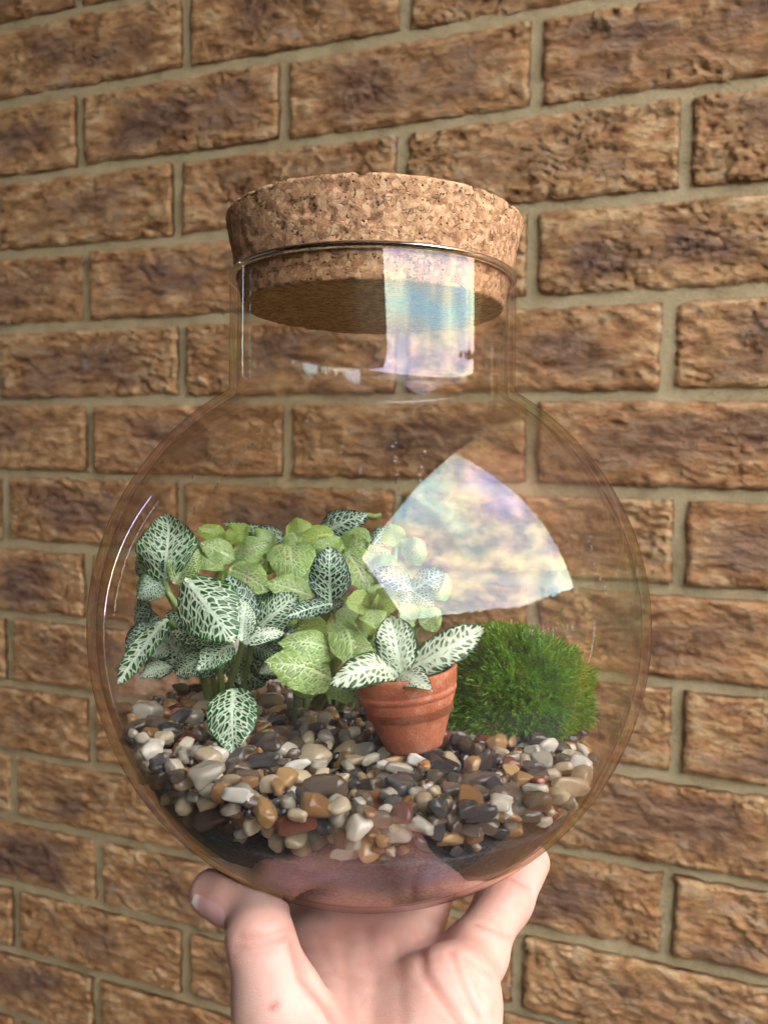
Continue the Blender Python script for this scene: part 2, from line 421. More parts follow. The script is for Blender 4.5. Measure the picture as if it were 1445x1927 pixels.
# ------------------------------------------------------------------ cork stopper
def mat_cork():
    m = NT('granulated cork'); g = m.coord('Object')
    d = m.n('VectorMath', operation='MULTIPLY_ADD'); nn = m.n('TexNoise'); nn.inputs['Scale'].default_value = 260; m.l(g, nn.inputs['Vector'])
    m.l(nn.outputs['Color'], d.inputs[0]); d.inputs[1].default_value = (.0013,) * 3; m.l(g, d.inputs[2]); p = d.outputs[0]
    big = m.n('TexVoronoi'); big.inputs['Scale'].default_value = 800; m.l(p, big.inputs['Vector'])
    sep = m.n('SeparateColor'); m.l(big.outputs['Color'], sep.inputs[0])
    fine = m.noise(g, 1500, 4, .65)
    tone = m.math('ADD', m.math('MULTIPLY', sep.outputs[0], .45), m.math('MULTIPLY', fine, .5))
    c = m.ramp(tone, [(.18, (.30, .135, .055)), (.42, (.48, .25, .11)), (.62, (.60, .35, .17)), (.9, (.74, .50, .28))])
    red = m.smooth(sep.outputs[1], .86, .9)
    c = m.mix(m.math('MULTIPLY', red, .5), c, (.36, .13, .055))
    de = m.voro(p, 800, 'DISTANCE_TO_EDGE')
    crack = m.math('MULTIPLY', m.smooth(de, .0, .075, 1, 0), m.smooth(m.noise(g, 330, 2), .52, .62))
    pit = m.math('MULTIPLY', m.smooth(m.voro(p, 620), .10, .22, 1, 0), m.smooth(m.noise(g, 260, 2), .42, .55))
    hole = m.smooth(m.noise(m.mapping(p, (1, 1, .8)), 620, 4, .6), .325, .37, 1, 0)
    dk = m.math('MAXIMUM', m.math('MAXIMUM', m.math('MULTIPLY', crack, .7), pit), m.math('MULTIPLY', hole, .9))
    c = m.mix(dk, c, (.055, .024, .012))
    h = m.math('SUBTRACT', m.math('ADD', m.math('MULTIPLY', fine, .55), m.math('MULTIPLY', sep.outputs[2], .35)), m.math('MULTIPLY', dk, 1.1))
    return m.done(m.pbsdf(c, .85, m.bump(h, .8, .0009)).outputs[0])
def cork_mesh():
    z0, z1, r0, r1 = .0911, .1165, .0383, .0432
    c = .0009
    p = [(.0004, z0)] + [(r, z0) for r in np.linspace(.004, r0 - c, 18)] + [(r0 - c * .3, z0 + c * .25), (r0, z0 + c)]
    p += [(r0 + (r1 - r0) * t, z0 + c + (z1 - z0 - 2 * c) * t) for t in np.linspace(.03, 1, 46)]
    p += [(r1 - c * .25, z1 - c * .3), (r1 - c, z1)] + [(r, z1) for r in np.linspace(r1 - .003, .0004, 14)]
    V, F = lathe(p, 260)
    n = fbm(V[:, 0] * 420, V[:, 1] * 420, V[:, 2] * 420, 11, 3) * .00042
    pit = np.clip(vnoise(V[:, 0] * 380, V[:, 1] * 380, V[:, 2] * 380, 40) - .42, 0, 1) * -.0022
    rr = np.hypot(V[:, 0], V[:, 1]) + 1e-9
    k = (n + pit)
    side = (V[:, 2] > z0 + .0003) & (V[:, 2] < z1 - .0003)
    V[:, 0] += np.where(side, V[:, 0] / rr * k, 0); V[:, 1] += np.where(side, V[:, 1] / rr * k, 0)
    V[:, 2] += np.where(side, 0, np.where(V[:, 2] > .11, k, -k * .7))
    return V, F
V, F = cork_mesh()
ck = obj('cork_stopper', mesh('cork_stopper', V - [0, 0, .0911], F, mat_cork()), None, J(0, 0, .0911), JROT)
ck.rotation_euler = (RJ_M := Matrix([list(RJ[0]), list(RJ[1]), list(RJ[2])]) @ Matrix.Rotation(math.radians(.5), 3, 'Y')).to_euler()
tag(ck, 'thick tapered cork stopper of pressed granules closing the jar neck', 'cork stopper')

# ------------------------------------------------------------------ soil in the bottom
GTOP = lambda x, y: -.0350 + .135 * np.clip(-x - .004, 0, 1) - .02 * np.clip(x, 0, 1) + .0015 * vnoise(x * 45, y * 45, 3, 8)
STOP = lambda x, y: -.0482 + .010 * y - .02 * x + .0012 * vnoise(x * 60, y * 60, 7, 5)
RC = RI - .0004                                                 # what fills the jar stays inside this radius
def soil_mesh():
    V = []; nr, ns = 34, 140
    t = np.arange(ns) / ns * 2 * math.pi
    rho_top = 0.0612
    R_, T_ = np.meshgrid(np.linspace(.0003, 1, nr), t, indexing='ij')
    # top
    X, Y = R_ * np.cos(T_), R_ * np.sin(T_)
    Z = STOP(X * .06, Y * .06)
    rh = np.sqrt(np.maximum((GR - wall_t(Z) - .0004) ** 2 - Z ** 2, 1e-9)) - .0002
    XT, YT = X * rh, Y * rh
    top = np.stack([XT, YT, STOP(XT, YT) + .0009 * fbm(XT * 500, YT * 500, 0, 2, 3)], -1)
    top[-1, :, 2] = STOP(X[-1] * .06, Y[-1] * .06)
    # against the glass, from the top rim down
    rim = top[-1]
    rings = []
    for k in range(1, 46):
        f = k / 45
        z = rim[:, 2] * (1 - f) + (ZB + .0016) * f
        r = np.sqrt(np.maximum((GR - wall_t(z) - .0004) ** 2 - z ** 2, 1e-9)) - .0002 - .0005 * np.abs(fbm(np.cos(t) * 40, np.sin(t) * 40, z * 600, 4, 3))
        rings.append(np.stack([r * np.cos(t), r * np.sin(t), z], -1))
    V = np.concatenate([top.reshape(-1, 3), np.concatenate(rings)])
    return V, grid_faces(nr + 45, ns, True)
def mat_soil():
    m = NT('dark potting soil'); g = m.coord('Object')
    a = m.noise(g, 1300, 4, .75); b = m.noise(g, 90, 3)
    sp = m.smooth(m.voro(g, 1300), .10, .2, 1, 0)
    c = m.ramp(m.math('ADD', m.math('MULTIPLY', a, .7), m.math('MULTIPLY', b, .3)), [(.36, (.006, .005, .005)), (.5, (.032, .027, .024)), (.64, (.15, .13, .115))])
    spz = m.n('SeparateXYZ'); m.l(g, spz.inputs[0])
    silt = m.math('MULTIPLY', m.smooth(spz.outputs[2], -.0550, -.0660, 0, 1), m.smooth(m.noise(g, 950, 4, .7), .40, .58))
    c = m.mix(m.math('MULTIPLY', sp, .35), c, (.20, .17, .15))
    c = m.mix(silt, c, (.42, .35, .29))
    return m.done(m.pbsdf(c, .75, m.bump(a, .8, .0008)).outputs[0])
MS = mat_soil()
V, F = soil_mesh()
tag(obj('soil_layer', mesh('soil_layer', V, F, MS), None, CEN, JROT), 'dark soil filling the bottom of the glass globe under the pebbles', 'soil', kind='stuff')

# ------------------------------------------------------------------ pebbles
def mat_stone(name, stops, sc=260, rough=.22, band=0.0, sss=0.0):
    m = NT(name); g = m.coord('Object'); oi = m.n('ObjectInfo').outputs['Random']
    off = m.n('CombineXYZ'); m.l(m.math('MULTIPLY', oi, 5.0), off.inputs[0]); m.l(m.math('MULTIPLY', oi, 3.0), off.inputs[1])
    va = m.n('VectorMath', operation='ADD'); m.l(g, va.inputs[0]); m.l(off.outputs[0], va.inputs[1]); p = va.outputs[0]
    a = m.noise(p, sc, 5, .62)
    if band:
        w = m.n('TexWave'); w.inputs['Scale'].default_value = 120; w.inputs['Distortion'].default_value = 7; w.inputs['Detail'].default_value = 3; m.l(p, w.inputs['Vector'])
        a = m.math('ADD', m.math('MULTIPLY', a, 1 - band), m.math('MULTIPLY', w.outputs['Fac'], band))
    a = m.math('ADD', a, m.math('MULTIPLY', m.math('SUBTRACT', oi, .5), .22))
    c = m.ramp(a, stops)
    spk = m.smooth(m.noise(p, 900, 3, .6), .60, .70)
    c = m.mix(m.math('MULTIPLY', spk, .6), c, (.05, .034, .022))
    h = m.math('ADD', m.noise(p, 520, 4, .6), m.math('MULTIPLY', a, .6))
    b = m.pbsdf(c, m.smooth(m.noise(p, 300, 2), .3, .7, rough * .45, rough * 1.5), m.bump(h, .6, .0010), Coat_Weight=.9, Coat_Roughness=.07)
    if sss: b.inputs['Subsurface Weight'].default_value = sss; b.inputs['Subsurface Radius'].default_value = (.002, .0015, .001); b.inputs['Subsurface Scale'].default_value = 1
    return m.done(b.outputs[0])
ST = {
 'white': (mat_stone('milky quartz', [(.3, (.42, .33, .20)), (.46, (.64, .57, .44)), (.64, (.80, .75, .64))], 200, .25), .11),
 'grey white': (mat_stone('clear grey quartz', [(.3, (.15, .13, .09)), (.5, (.34, .30, .22)), (.66, (.54, .48, .37))], 220, .2), .12),
 'cream': (mat_stone('cream stone', [(.32, (.20, .11, .04)), (.46, (.45, .31, .16)), (.64, (.66, .54, .36))], 240, .3), .22),
 'amber': (mat_stone('amber stone', [(.32, (.10, .04, .012)), (.47, (.32, .14, .035)), (.64, (.56, .34, .13))], 240, .26), .12),
 'brick red': (mat_stone('red jasper', [(.32, (.07, .014, .008)), (.48, (.22, .048, .02)), (.66, (.38, .12, .055))], 260, .22), .04),
 'brown': (mat_stone('brown stone', [(.3, (.020, .012, .008)), (.48, (.085, .052, .033)), (.66, (.21, .14, .09))], 240, .2, .3), .22),
 'dark grey': (mat_stone('dark slate stone', [(.3, (.006, .006, .006)), (.48, (.032, .030, .029)), (.66, (.12, .113, .105))], 240, .17, .3), .12),
 'black': (mat_stone('black stone', [(.2, (.005, .005, .006)), (.45, (.016, .015, .016)), (.75, (.055, .052, .055))], 240, .16), .04),
}
KINDS = list(ST); KP = np.array([ST[k][1] for k in KINDS]); KP /= KP.sum()
def stone_shapes():
    out = []
    R0 = random.Random(3)
    for k in range(16):
        bm = bmesh.new(); bmesh.ops.create_icosphere(bm, subdivisions=3, radius=1)
        V = np.array([v.co[:] for v in bm.verts]); F = [tuple(v.index for v in f.verts) for f in bm.faces]; bm.free()
        ang = k % 3 == 2
        e = .75 if not ang else .62
        V = np.sign(V) * np.abs(V) ** e; V /= np.linalg.norm(V, axis=1).max() * .86
        for _ in range(4 + 4 * ang):
            n = nz(np.array([R0.gauss(0, 1) for _ in range(3)])); dd = R0.uniform(.58, .82)
            t = V @ n - dd
            V = V - np.outer(np.where(t > 0, t * .85, 0), n)
        nrm = V / np.linalg.norm(V, axis=1)[:, None]
        V = V + nrm * (.17 * fbm(V[:, 0] * 1.5 + k * 9, V[:, 1] * 1.5, V[:, 2] * 1.5, k, 2) + .05 * fbm(V[:, 0] * 5 + k, V[:, 1] * 5, V[:, 2] * 5, k + 5, 2))[:, None]
        sx, sy, sz = 1, R0.uniform(.66, .95), R0.uniform(.55, .82)
        if k % 5 == 4: sx, sy, sz = 1.15, .55, .5
        V *= [sx, sy, sz]
        V *= 1 / (np.abs(V).max(0).prod() ** (1 / 3))
        word = 'angular' if ang else ('long' if k % 5 == 4 else ('flat' if sz < .63 else 'rounded'))
        out.append((mesh('pebble', V * 1.0, F), np.abs(V).max(0), word, V, F))
    return out
SHAPES = stone_shapes()
POT_C = toJ(K(779, 1404, .2555)); POT_R = .0083
MOSS_C = toJ(K(976, 1330, .288))
HX = .0006; NG = 270
gx = (np.arange(NG) - NG / 2) * HX
GXX, GYY = np.meshgrid(gx, gx, indexing='ij')
HM = STOP(GXX, GYY).copy()
TOPS = GTOP(GXX, GYY)
def pile():
    out = []
    fails = 0
    PR = np.random.default_rng(21)
    while fails < 260 and len(out) < 1500:
        size = float(np.clip(PR.lognormal(math.log(.00242), .28), .0014, .0045))
        si = int(PR.integers(len(SHAPES))); ext = SHAPES[si][1] * size
        best = None
        for _ in range(14):
            th = PR.uniform(0, 2 * math.pi); rr = .0755 * math.sqrt(PR.uniform()) if PR.uniform() < .6 else PR.uniform(.056, .0768)
            x, y = rr * math.cos(th), rr * math.sin(th)
            r = float(np.mean(sorted(ext)[1:]) * .86)
            i0, i1 = int((x - r) / HX + NG / 2), int((x + r) / HX + NG / 2) + 1
            j0, j1 = int((y - r) / HX + NG / 2), int((y + r) / HX + NG / 2) + 1
            if i0 < 1 or j0 < 1 or i1 >= NG - 1 or j1 >= NG - 1: continue
            sub = HM[i0:i1 + 1, j0:j1 + 1]; dx = GXX[i0:i1 + 1, j0:j1 + 1] - x; dy = GYY[i0:i1 + 1, j0:j1 + 1] - y
            q = 1 - (dx ** 2 + dy ** 2) / r ** 2
            ok = q > 0
            if not ok.any(): continue
            hz = float(min(ext)) * np.sqrt(np.maximum(q, 0))
            z = float(np.where(ok, sub + hz * .92, -9).max())
            lim = float(GTOP(x, y))
            rho = math.hypot(x, y)
            if z - 0.0 > lim + .0004: continue
            if math.sqrt(rho ** 2 + z ** 2) + (.5 * r + .4 * float(min(ext))) > RC: continue
            score = z - lim
            if best is None or score < best[0]: best = (score, x, y, z, r, (i0, i1, j0, j1), hz, ok)
        if best is None: fails += 1; continue
        fails = 0
        _, x, y, z, r, (i0, i1, j0, j1), hz, ok = best
        sub = HM[i0:i1 + 1, j0:j1 + 1]
        HM[i0:i1 + 1, j0:j1 + 1] = np.where(ok, np.maximum(sub, z + hz), sub)
        out.append((x, y, z, size, si, PR.uniform(0, 6.28), PR.uniform(-.35, .35), PR.uniform(-.35, .35), KINDS[int(PR.choice(len(KINDS), p=KP))]))
    return out
PEB = pile()
# nothing sits inside the pot's foot or under the moss cushion
def clear(p):
    x, y, z, s = p[:4]
    if math.hypot(x - POT_C[0], y - POT_C[1]) < POT_R + s * .75 and z > POT_C[2] - .001: return False
    return True
PEB = [p for p in PEB if clear(p)]
def visible_area():
    """rough depth buffer: how many cells of the picture each pebble shows"""
    w, h = 289, 386
    zb = np.full((h, w), 9.0); ib = np.full((h, w), -1)
    for i, p in enumerate(PEB):
        u, v, d = project(J(*p[:3])); r = p[3] * FPX / d / 5; u /= 5; v /= 5
        x0, x1, y0, y1 = int(u - r), int(u + r) + 1, int(v - r), int(v + r) + 1
        if x0 < 0 or y0 < 0 or x1 >= w or y1 >= h: continue
        yy, xx = np.mgrid[y0:y1 + 1, x0:x1 + 1]
        dd = ((xx - u) ** 2 + (yy - v) ** 2)
        z = d - p[3] * np.sqrt(np.maximum(0, 1 - dd / r ** 2))
        m = (dd < r * r) & (z < zb[y0:y1 + 1, x0:x1 + 1])
        zb[y0:y1 + 1, x0:x1 + 1][m] = z[m]; ib[y0:y1 + 1, x0:x1 + 1][m] = i
    # hidden behind the pot or the moss
    u, v, d = project(J(*MOSS_C)); yy, xx = np.mgrid[0:h, 0:w]
    hid = (((xx * 5 - 985) / 125) ** 2 + ((yy * 5 - 1265) / 100) ** 2 < 1) & (zb > .272)
    ib[hid] = -1
    ib[(np.abs(xx * 5 - 775) < 60) & (yy * 5 < 1395) & (yy * 5 > 1280) & (zb > .25)] = -1
    return np.bincount(ib[ib >= 0], minlength=len(PEB))
AREA = visible_area()
order = np.argsort(-AREA)
single = [int(i) for i in order[:290] if AREA[i] > 2]
rest = [i for i in range(len(PEB)) if i not in set(single)]
def size_word(s): return 'tiny' if s < .0024 else ('small' if s < .0029 else ('medium' if s < .0035 else 'large'))
def where(p):
    u, v, _ = project(J(*p[:3]))
    marks = [(740, 1420, 'in front of the pot'), (655, 1370, 'just left of the pot'), (880, 1390, 'just right of the pot'),
             (1000, 1390, 'in front of the moss'), (1110, 1400, 'beside the moss at the glass'), (440, 1440, 'below the hanging leaf'),
             (350, 1400, 'left of the hanging leaf'), (520, 1390, 'right of the hanging leaf'), (250, 1310, 'under leaves at the left glass'),
             (260, 1400, 'against the left glass'), (330, 1490, 'against the lower left glass'), (600, 1330, 'under the pale green leaves'), (640, 1560, 'at the front edge of the gravel'),
             (820, 1580, 'at the front edge below the pot'), (960, 1540, 'at the lower right glass'), (1060, 1480, 'against the right glass'), (880, 1470, 'right of mid gravel'),
             (720, 1500, 'in the front middle gravel'), (580, 1470, 'left of mid gravel'), (470, 1530, 'at the lower left front edge')]
    return min(marks, key=lambda m: (m[0] - u) ** 2 + (m[1] - v) ** 2)[2]
info = {}
for i in single:
    p = PEB[i]; info[i] = [size_word(p[3]), p[8], SHAPES[p[4]][2], where(p), project(J(*p[:3]))[:2]]
def base_label(i): s, k, w, wh, _ = info[i]; return f'{s} {k} {w} pebble {wh}'
labels = {i: base_label(i) for i in single}
def dups():
    d = {}
    for i, l in labels.items(): d.setdefault(l, []).append(i)
    return [v for v in d.values() if len(v) > 1]
for grp in dups():
    for i in grp:                                                # told apart by what it touches
        u = info[i][4]; near = sorted((j for j in single if j != i), key=lambda j: (info[j][4][0] - u[0]) ** 2 + (info[j][4][1] - u[1]) ** 2)[:3]
        j = next((j for j in near if info[j][1] != info[i][1]), near[0])
        dx, dy = info[j][4][0] - u[0], info[j][4][1] - u[1]
        side = ('right' if dx > 0 else 'left') if abs(dx) > abs(dy) else ('below' if dy > 0 else 'above')
        labels[i] = f'{labels[i]}, {info[j][1]} one {side}'
for grp in dups():
    grp.sort(key=lambda i: info[i][4][0])
    names = ['leftmost', 'rightmost'] if len(grp) == 2 else ['leftmost'] + ['middle'] * (len(grp) - 2) + ['rightmost']
    for nmm, i in zip(names, grp): labels[i] = f'{nmm} {labels[i]}'
for sh in SHAPES: sh[0].materials.append(ST['white'][0])
def peb_rot(p): return Matrix([list(RJ[0]), list(RJ[1]), list(RJ[2])]) @ Matrix.Rotation(p[5], 3, 'Z') @ Matrix.Rotation(p[6], 3, 'X') @ Matrix.Rotation(p[7], 3, 'Y')
for i in single:
    p = PEB[i]
    o = obj('pebble', SHAPES[p[4]][0], None, J(*p[:3]), peb_rot(p).to_euler()); o.scale = (p[3],) * 3
    o.material_slots[0].link = 'OBJECT'; o.material_slots[0].material = ST[p[8]][0]
    tag(o, labels[i], 'pebble', 'pebbles of the gravel bed')
VV, FF, MI, n = [], [], [], 0
for i in rest:
    p = PEB[i]; v = SHAPES[p[4]][3] * p[3]
    v = v @ np.array(peb_rot(p)).T + J(*p[:3]) - CEN
    VV.append(v); f = np.array(SHAPES[p[4]][4]); FF.append(f + n); n += len(v); MI += [KINDS.index(p[8])] * len(f)
me = mesh('gravel', np.concatenate(VV), np.concatenate(FF))
for k in KINDS: me.materials.append(ST[k][0])
me.polygons.foreach_set('material_index', MI)
tag(obj('gravel', me, None, CEN), 'mixed small wet pebbles lying under and between the larger ones', 'gravel', kind='stuff')
print('pebbles', len(PEB), 'single', len(single), 'dup labels', len(dups()))

# ------------------------------------------------------------------ terracotta pot
def mat_terra():
    m = NT('terracotta'); g = m.coord('Object')
    a = m.noise(g, 140, 5, .6); b = m.noise(g, 1500, 3, .6)
    c = m.ramp(a, [(.3, (.33, .085, .032)), (.5, (.42, .115, .045)), (.7, (.50, .165, .075))])
    c = m.mix(m.math('MULTIPLY', m.smooth(m.noise(g, 600, 3), .62, .72), .25), c, (.55, .25, .14))
    spz = m.n('SeparateXYZ'); m.l(g, spz.inputs[0])
    ch = m.math('MULTIPLY', m.smooth(m.noise(g, 330, 5, .7), .50, .66), .38)
    c = m.mix(ch, c, (.56, .33, .22))
    so = m.math('MULTIPLY', m.smooth(spz.outputs[2], .0075, .0005), m.smooth(m.noise(g, 420, 4, .7), .38, .6))
    c = m.mix(m.math('MULTIPLY', so, .4), c, (.085, .038, .022))
    return m.done(m.pbsdf(c, .76, m.bump(m.math('ADD', b, m.math('MULTIPLY', a, .6)), .4, .0006)).outputs[0])
MT = mat_terra()
pot = empty('plant_pot', J(*POT_C), (Matrix([list(RJ[0]), list(RJ[1]), list(RJ[2])]) @ Matrix.Rotation(math.radians(-7.5), 3, 'Y') @ Matrix.Rotation(math.radians(2.5), 3, 'X')).to_euler())
tag(pot, 'tiny terracotta flower pot with two grooves round it, tilted in the gravel', 'pot')
PH, PR1 = .0222, .0146
prof = [(.0004, .0), (POT_R - .0008, 0), (POT_R - .0002, .0003), (POT_R, .0010)]
prof += [(POT_R + (.0134 - POT_R) * t, .0010 + .0135 * t) for t in np.linspace(.1, 1, 8)]
prof += [(.01335, .01475), (.01345, .0151), (.01375, .0154), (.01395, .0159)]
V, F = lathe(prof, 72); obj('pot_wall', mesh('pot_wall', V, F, MT), pot)
prof = [(.01375, .0155), (.0140, .0161), (.01405, .0166), (.0138, .0170), (.0139, .0174), (.0142, .0178), (.0146, PH - .0012), (.01475, PH - .0004), (.0146, PH), (.0139, PH + .0001), (.0133, PH - .0004), (.0131, PH - .0015), (.0124, .010), (.0004, .0095)]
V, F = lathe(prof, 72); obj('rim', mesh('rim', V, F, MT), pot)
t = np.linspace(0, 1, 14)
V, F = lathe([(max(.0003, .0129 * k), .0183 + .0009 * (1 - k)) for k in t[::-1]], 60)
V[:, 2] += .0006 * fbm(V[:, 0] * 700, V[:, 1] * 700, 0, 3, 3)
obj('potting_soil', mesh('potting_soil', V, F, MS), pot)

# ------------------------------------------------------------------ moss cushion
def mat_moss():
    m = NT('moss'); oi = m.coord('Object')
    g = m.noise(oi, 180, 3, .6); f = m.noise(oi, 2500, 2)
    uv = m.n('UVMap'); uv.uv_map = 'tip'; sp = m.n('SeparateXYZ'); m.l(uv.outputs[0], sp.inputs[0])
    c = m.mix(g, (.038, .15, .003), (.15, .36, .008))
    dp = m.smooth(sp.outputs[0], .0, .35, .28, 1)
    c = m.mix(dp, (.012, .026, .004), c)  # frond feet and mound darkened: shade of the gaps put into the colour
    c = m.mix(m.math('MULTIPLY', m.math('POWER', sp.outputs[0], 1.6), .75), c, (.24, .40, .025))
    c = m.mix(m.math('MULTIPLY', m.smooth(sp.outputs[1], .92, .95), .8), c, (.26, .15, .05))
    b = m.pbsdf(c, .45)
    tl = m.n('BsdfTranslucent'); m.l(m.mix(.35, c, (.26, .48, .03)), tl.inputs['Color'])
    sh = m.n('MixShader'); sh.inputs[0].default_value = .3; m.l(b.outputs[0], sh.inputs[1]); m.l(tl.outputs[0], sh.inputs[2])
    return m.done(sh.outputs[0])
MMS = mat_moss()
moss = empty('moss_cushion', J(*MOSS_C), JROT)
tag(moss, 'bright green feathery cushion of moss on the gravel at the right', 'moss')
MA, MBY, MC = .0200, .0195, .0228
def moss_pt(u, v):
    # dome, u azimuth, v 0 at the top .. 1 at the foot
    ph = v * math.pi * .56
    x, y, z = np.sin(ph) * np.cos(u), np.sin(ph) * np.sin(u), np.cos(ph)
    k = 1 + .24 * fbm(x * 2.6, y * 2.6, z * 2.6 + 4, 6, 3)
    sx = np.where(x > 0, MA, MA * 1.02)
    return np.stack([x * sx * k, y * MBY * k, z * MC * k * np.where(x < 0, 1 - .0 * x, 1 - .10 * x)], -1), np.stack([x / MA, y / MBY, z / MC], -1)
Uv, Vv = np.meshgrid(np.arange(48) / 48 * 2 * math.pi, np.linspace(.01, 1, 24), indexing='ij')
P, _ = moss_pt(Uv.T.ravel(), Vv.T.ravel())
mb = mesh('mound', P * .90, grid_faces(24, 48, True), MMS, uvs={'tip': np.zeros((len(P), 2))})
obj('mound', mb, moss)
def fronds():
    R = np.random.default_rng(5); NS, NN = 5200, 12
    u = R.uniform(0, 2 * math.pi, NS); v = np.sqrt(R.uniform(.0, 1, NS)) * 1.0
    P, N = moss_pt(u, v); N /= np.linalg.norm(N, axis=1)[:, None]
    N = N + R.normal(0, .28, N.shape) + [0, 0, .25]; N /= np.linalg.norm(N, axis=1)[:, None]
    P = P - N * R.uniform(.0005, .0022, NS)[:, None]
    V, UVs, F, n = [], [], [], 0
    tone = R.uniform(0, 1, NS)
    h = np.cross(N, R.normal(0, 1, N.shape)); h /= np.linalg.norm(h, axis=1)[:, None]; g = np.cross(N, h)
    for k in range(NN):
        a = k * 2.4 + R.uniform(0, 1, NS); f = k / (NN - 1)
        out = h * np.cos(a)[:, None] + g * np.sin(a)[:, None]
        spread = .95 - .75 * f
        d = N * (1 - spread * .6) + out * spread; d /= np.linalg.norm(d, axis=1)[:, None]
        L = R.uniform(.0012, .0026, NS)[:, None] * (.8 + .4 * f)
        b = P + N * (.0030 * f)
        w = np.cross(d, N + out * .2); w /= np.linalg.norm(w, axis=1)[:, None] + 1e-9
        w = w * R.uniform(.00013, .00023, NS)[:, None]
        m1 = b + d * L * .55 + N * L * .06; tp = b + d * L + N * L * .0 - np.array([0, 0, 1]) * L * .12
        V += [b - w * .7, b + w * .7, m1 + w, m1 - w, tp]
        t0 = np.stack([np.full(NS, .05 + .4 * f), tone], 1); t1 = np.stack([np.full(NS, .3 + .4 * f), tone], 1); t2 = np.stack([np.full(NS, .55 + .45 * f), tone], 1)
        UVs += [t0, t0, t1, t1, t2]
        q = np.arange(NS)
        F += np.stack([n + q, n + NS + q, n + 2 * NS + q, n + 3 * NS + q], 1).tolist() + np.stack([n + 3 * NS + q, n + 2 * NS + q, n + 4 * NS + q], 1).tolist()
        n += 5 * NS
    return np.concatenate(V), F, np.concatenate(UVs)
V, F, uv = fronds()
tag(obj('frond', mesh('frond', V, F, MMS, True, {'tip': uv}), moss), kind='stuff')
def strand(pts, r=.00022):
    """thin loose moss shoot with small leaves"""
    V, F = [], []
    pts = [np.array(p) for p in pts]; R = random.Random(len(pts) + int(abs(pts[0][0]) * 1e5))
    P = []
    for a, b in zip(pts[:-1], pts[1:]):
        for t in np.linspace(0, 1, 7)[:-1]: P.append(a + (b - a) * t)
    P.append(pts[-1])
    for i, p in enumerate(P):
        d = nz(P[min(i + 1, len(P) - 1)] - P[max(i - 1, 0)]); s = nz(np.cross(d, [.2, 1, .1])); g = np.cross(d, s)
        for k in range(5):
            a = k / 5 * 6.283; V.append(p + r * (1 - .6 * i / len(P)) * (s * math.cos(a) + g * math.sin(a)))
    F = grid_faces(len(P), 5, True).tolist(); T = [(.6, .3)] * len(V)
    for i, p in enumerate(P[1:]):
        for k in range(3):
            d = nz(P[min(i + 2, len(P) - 1)] - P[i]); o = nz(np.array([R.gauss(0, 1) for _ in range(3)])); q = nz(d * .8 + o * .6); s = nz(np.cross(q, o)) * .00018
            n = len(V); V += [p - s, p + s, p + q * R.uniform(.0008, .0016)]; T += [(.5, .3)] * 2 + [(1, .3)]; F.append((n, n + 1, n + 2))
    return np.array(V), F, np.array(T)
for px in ([(1062, 1190, .285), (1050, 1165, .285), (1056, 1145, .285)], [(1088, 1290, .286), (1105, 1260, .286), (1113, 1232, .286), (1120, 1200, .286)], [(1085, 1262, .286), (1088, 1235, .287)],
           [(938, 1195, .27), (934, 1172, .27)], [(962, 1280, .264), (966, 1262, .264), (965, 1248, .264)]):
    V, F, uv = strand([toJ(K(*q)) - MOSS_C for q in px])
    obj('shoot', mesh('shoot', V, F, MMS, True, {'tip': uv}), moss)

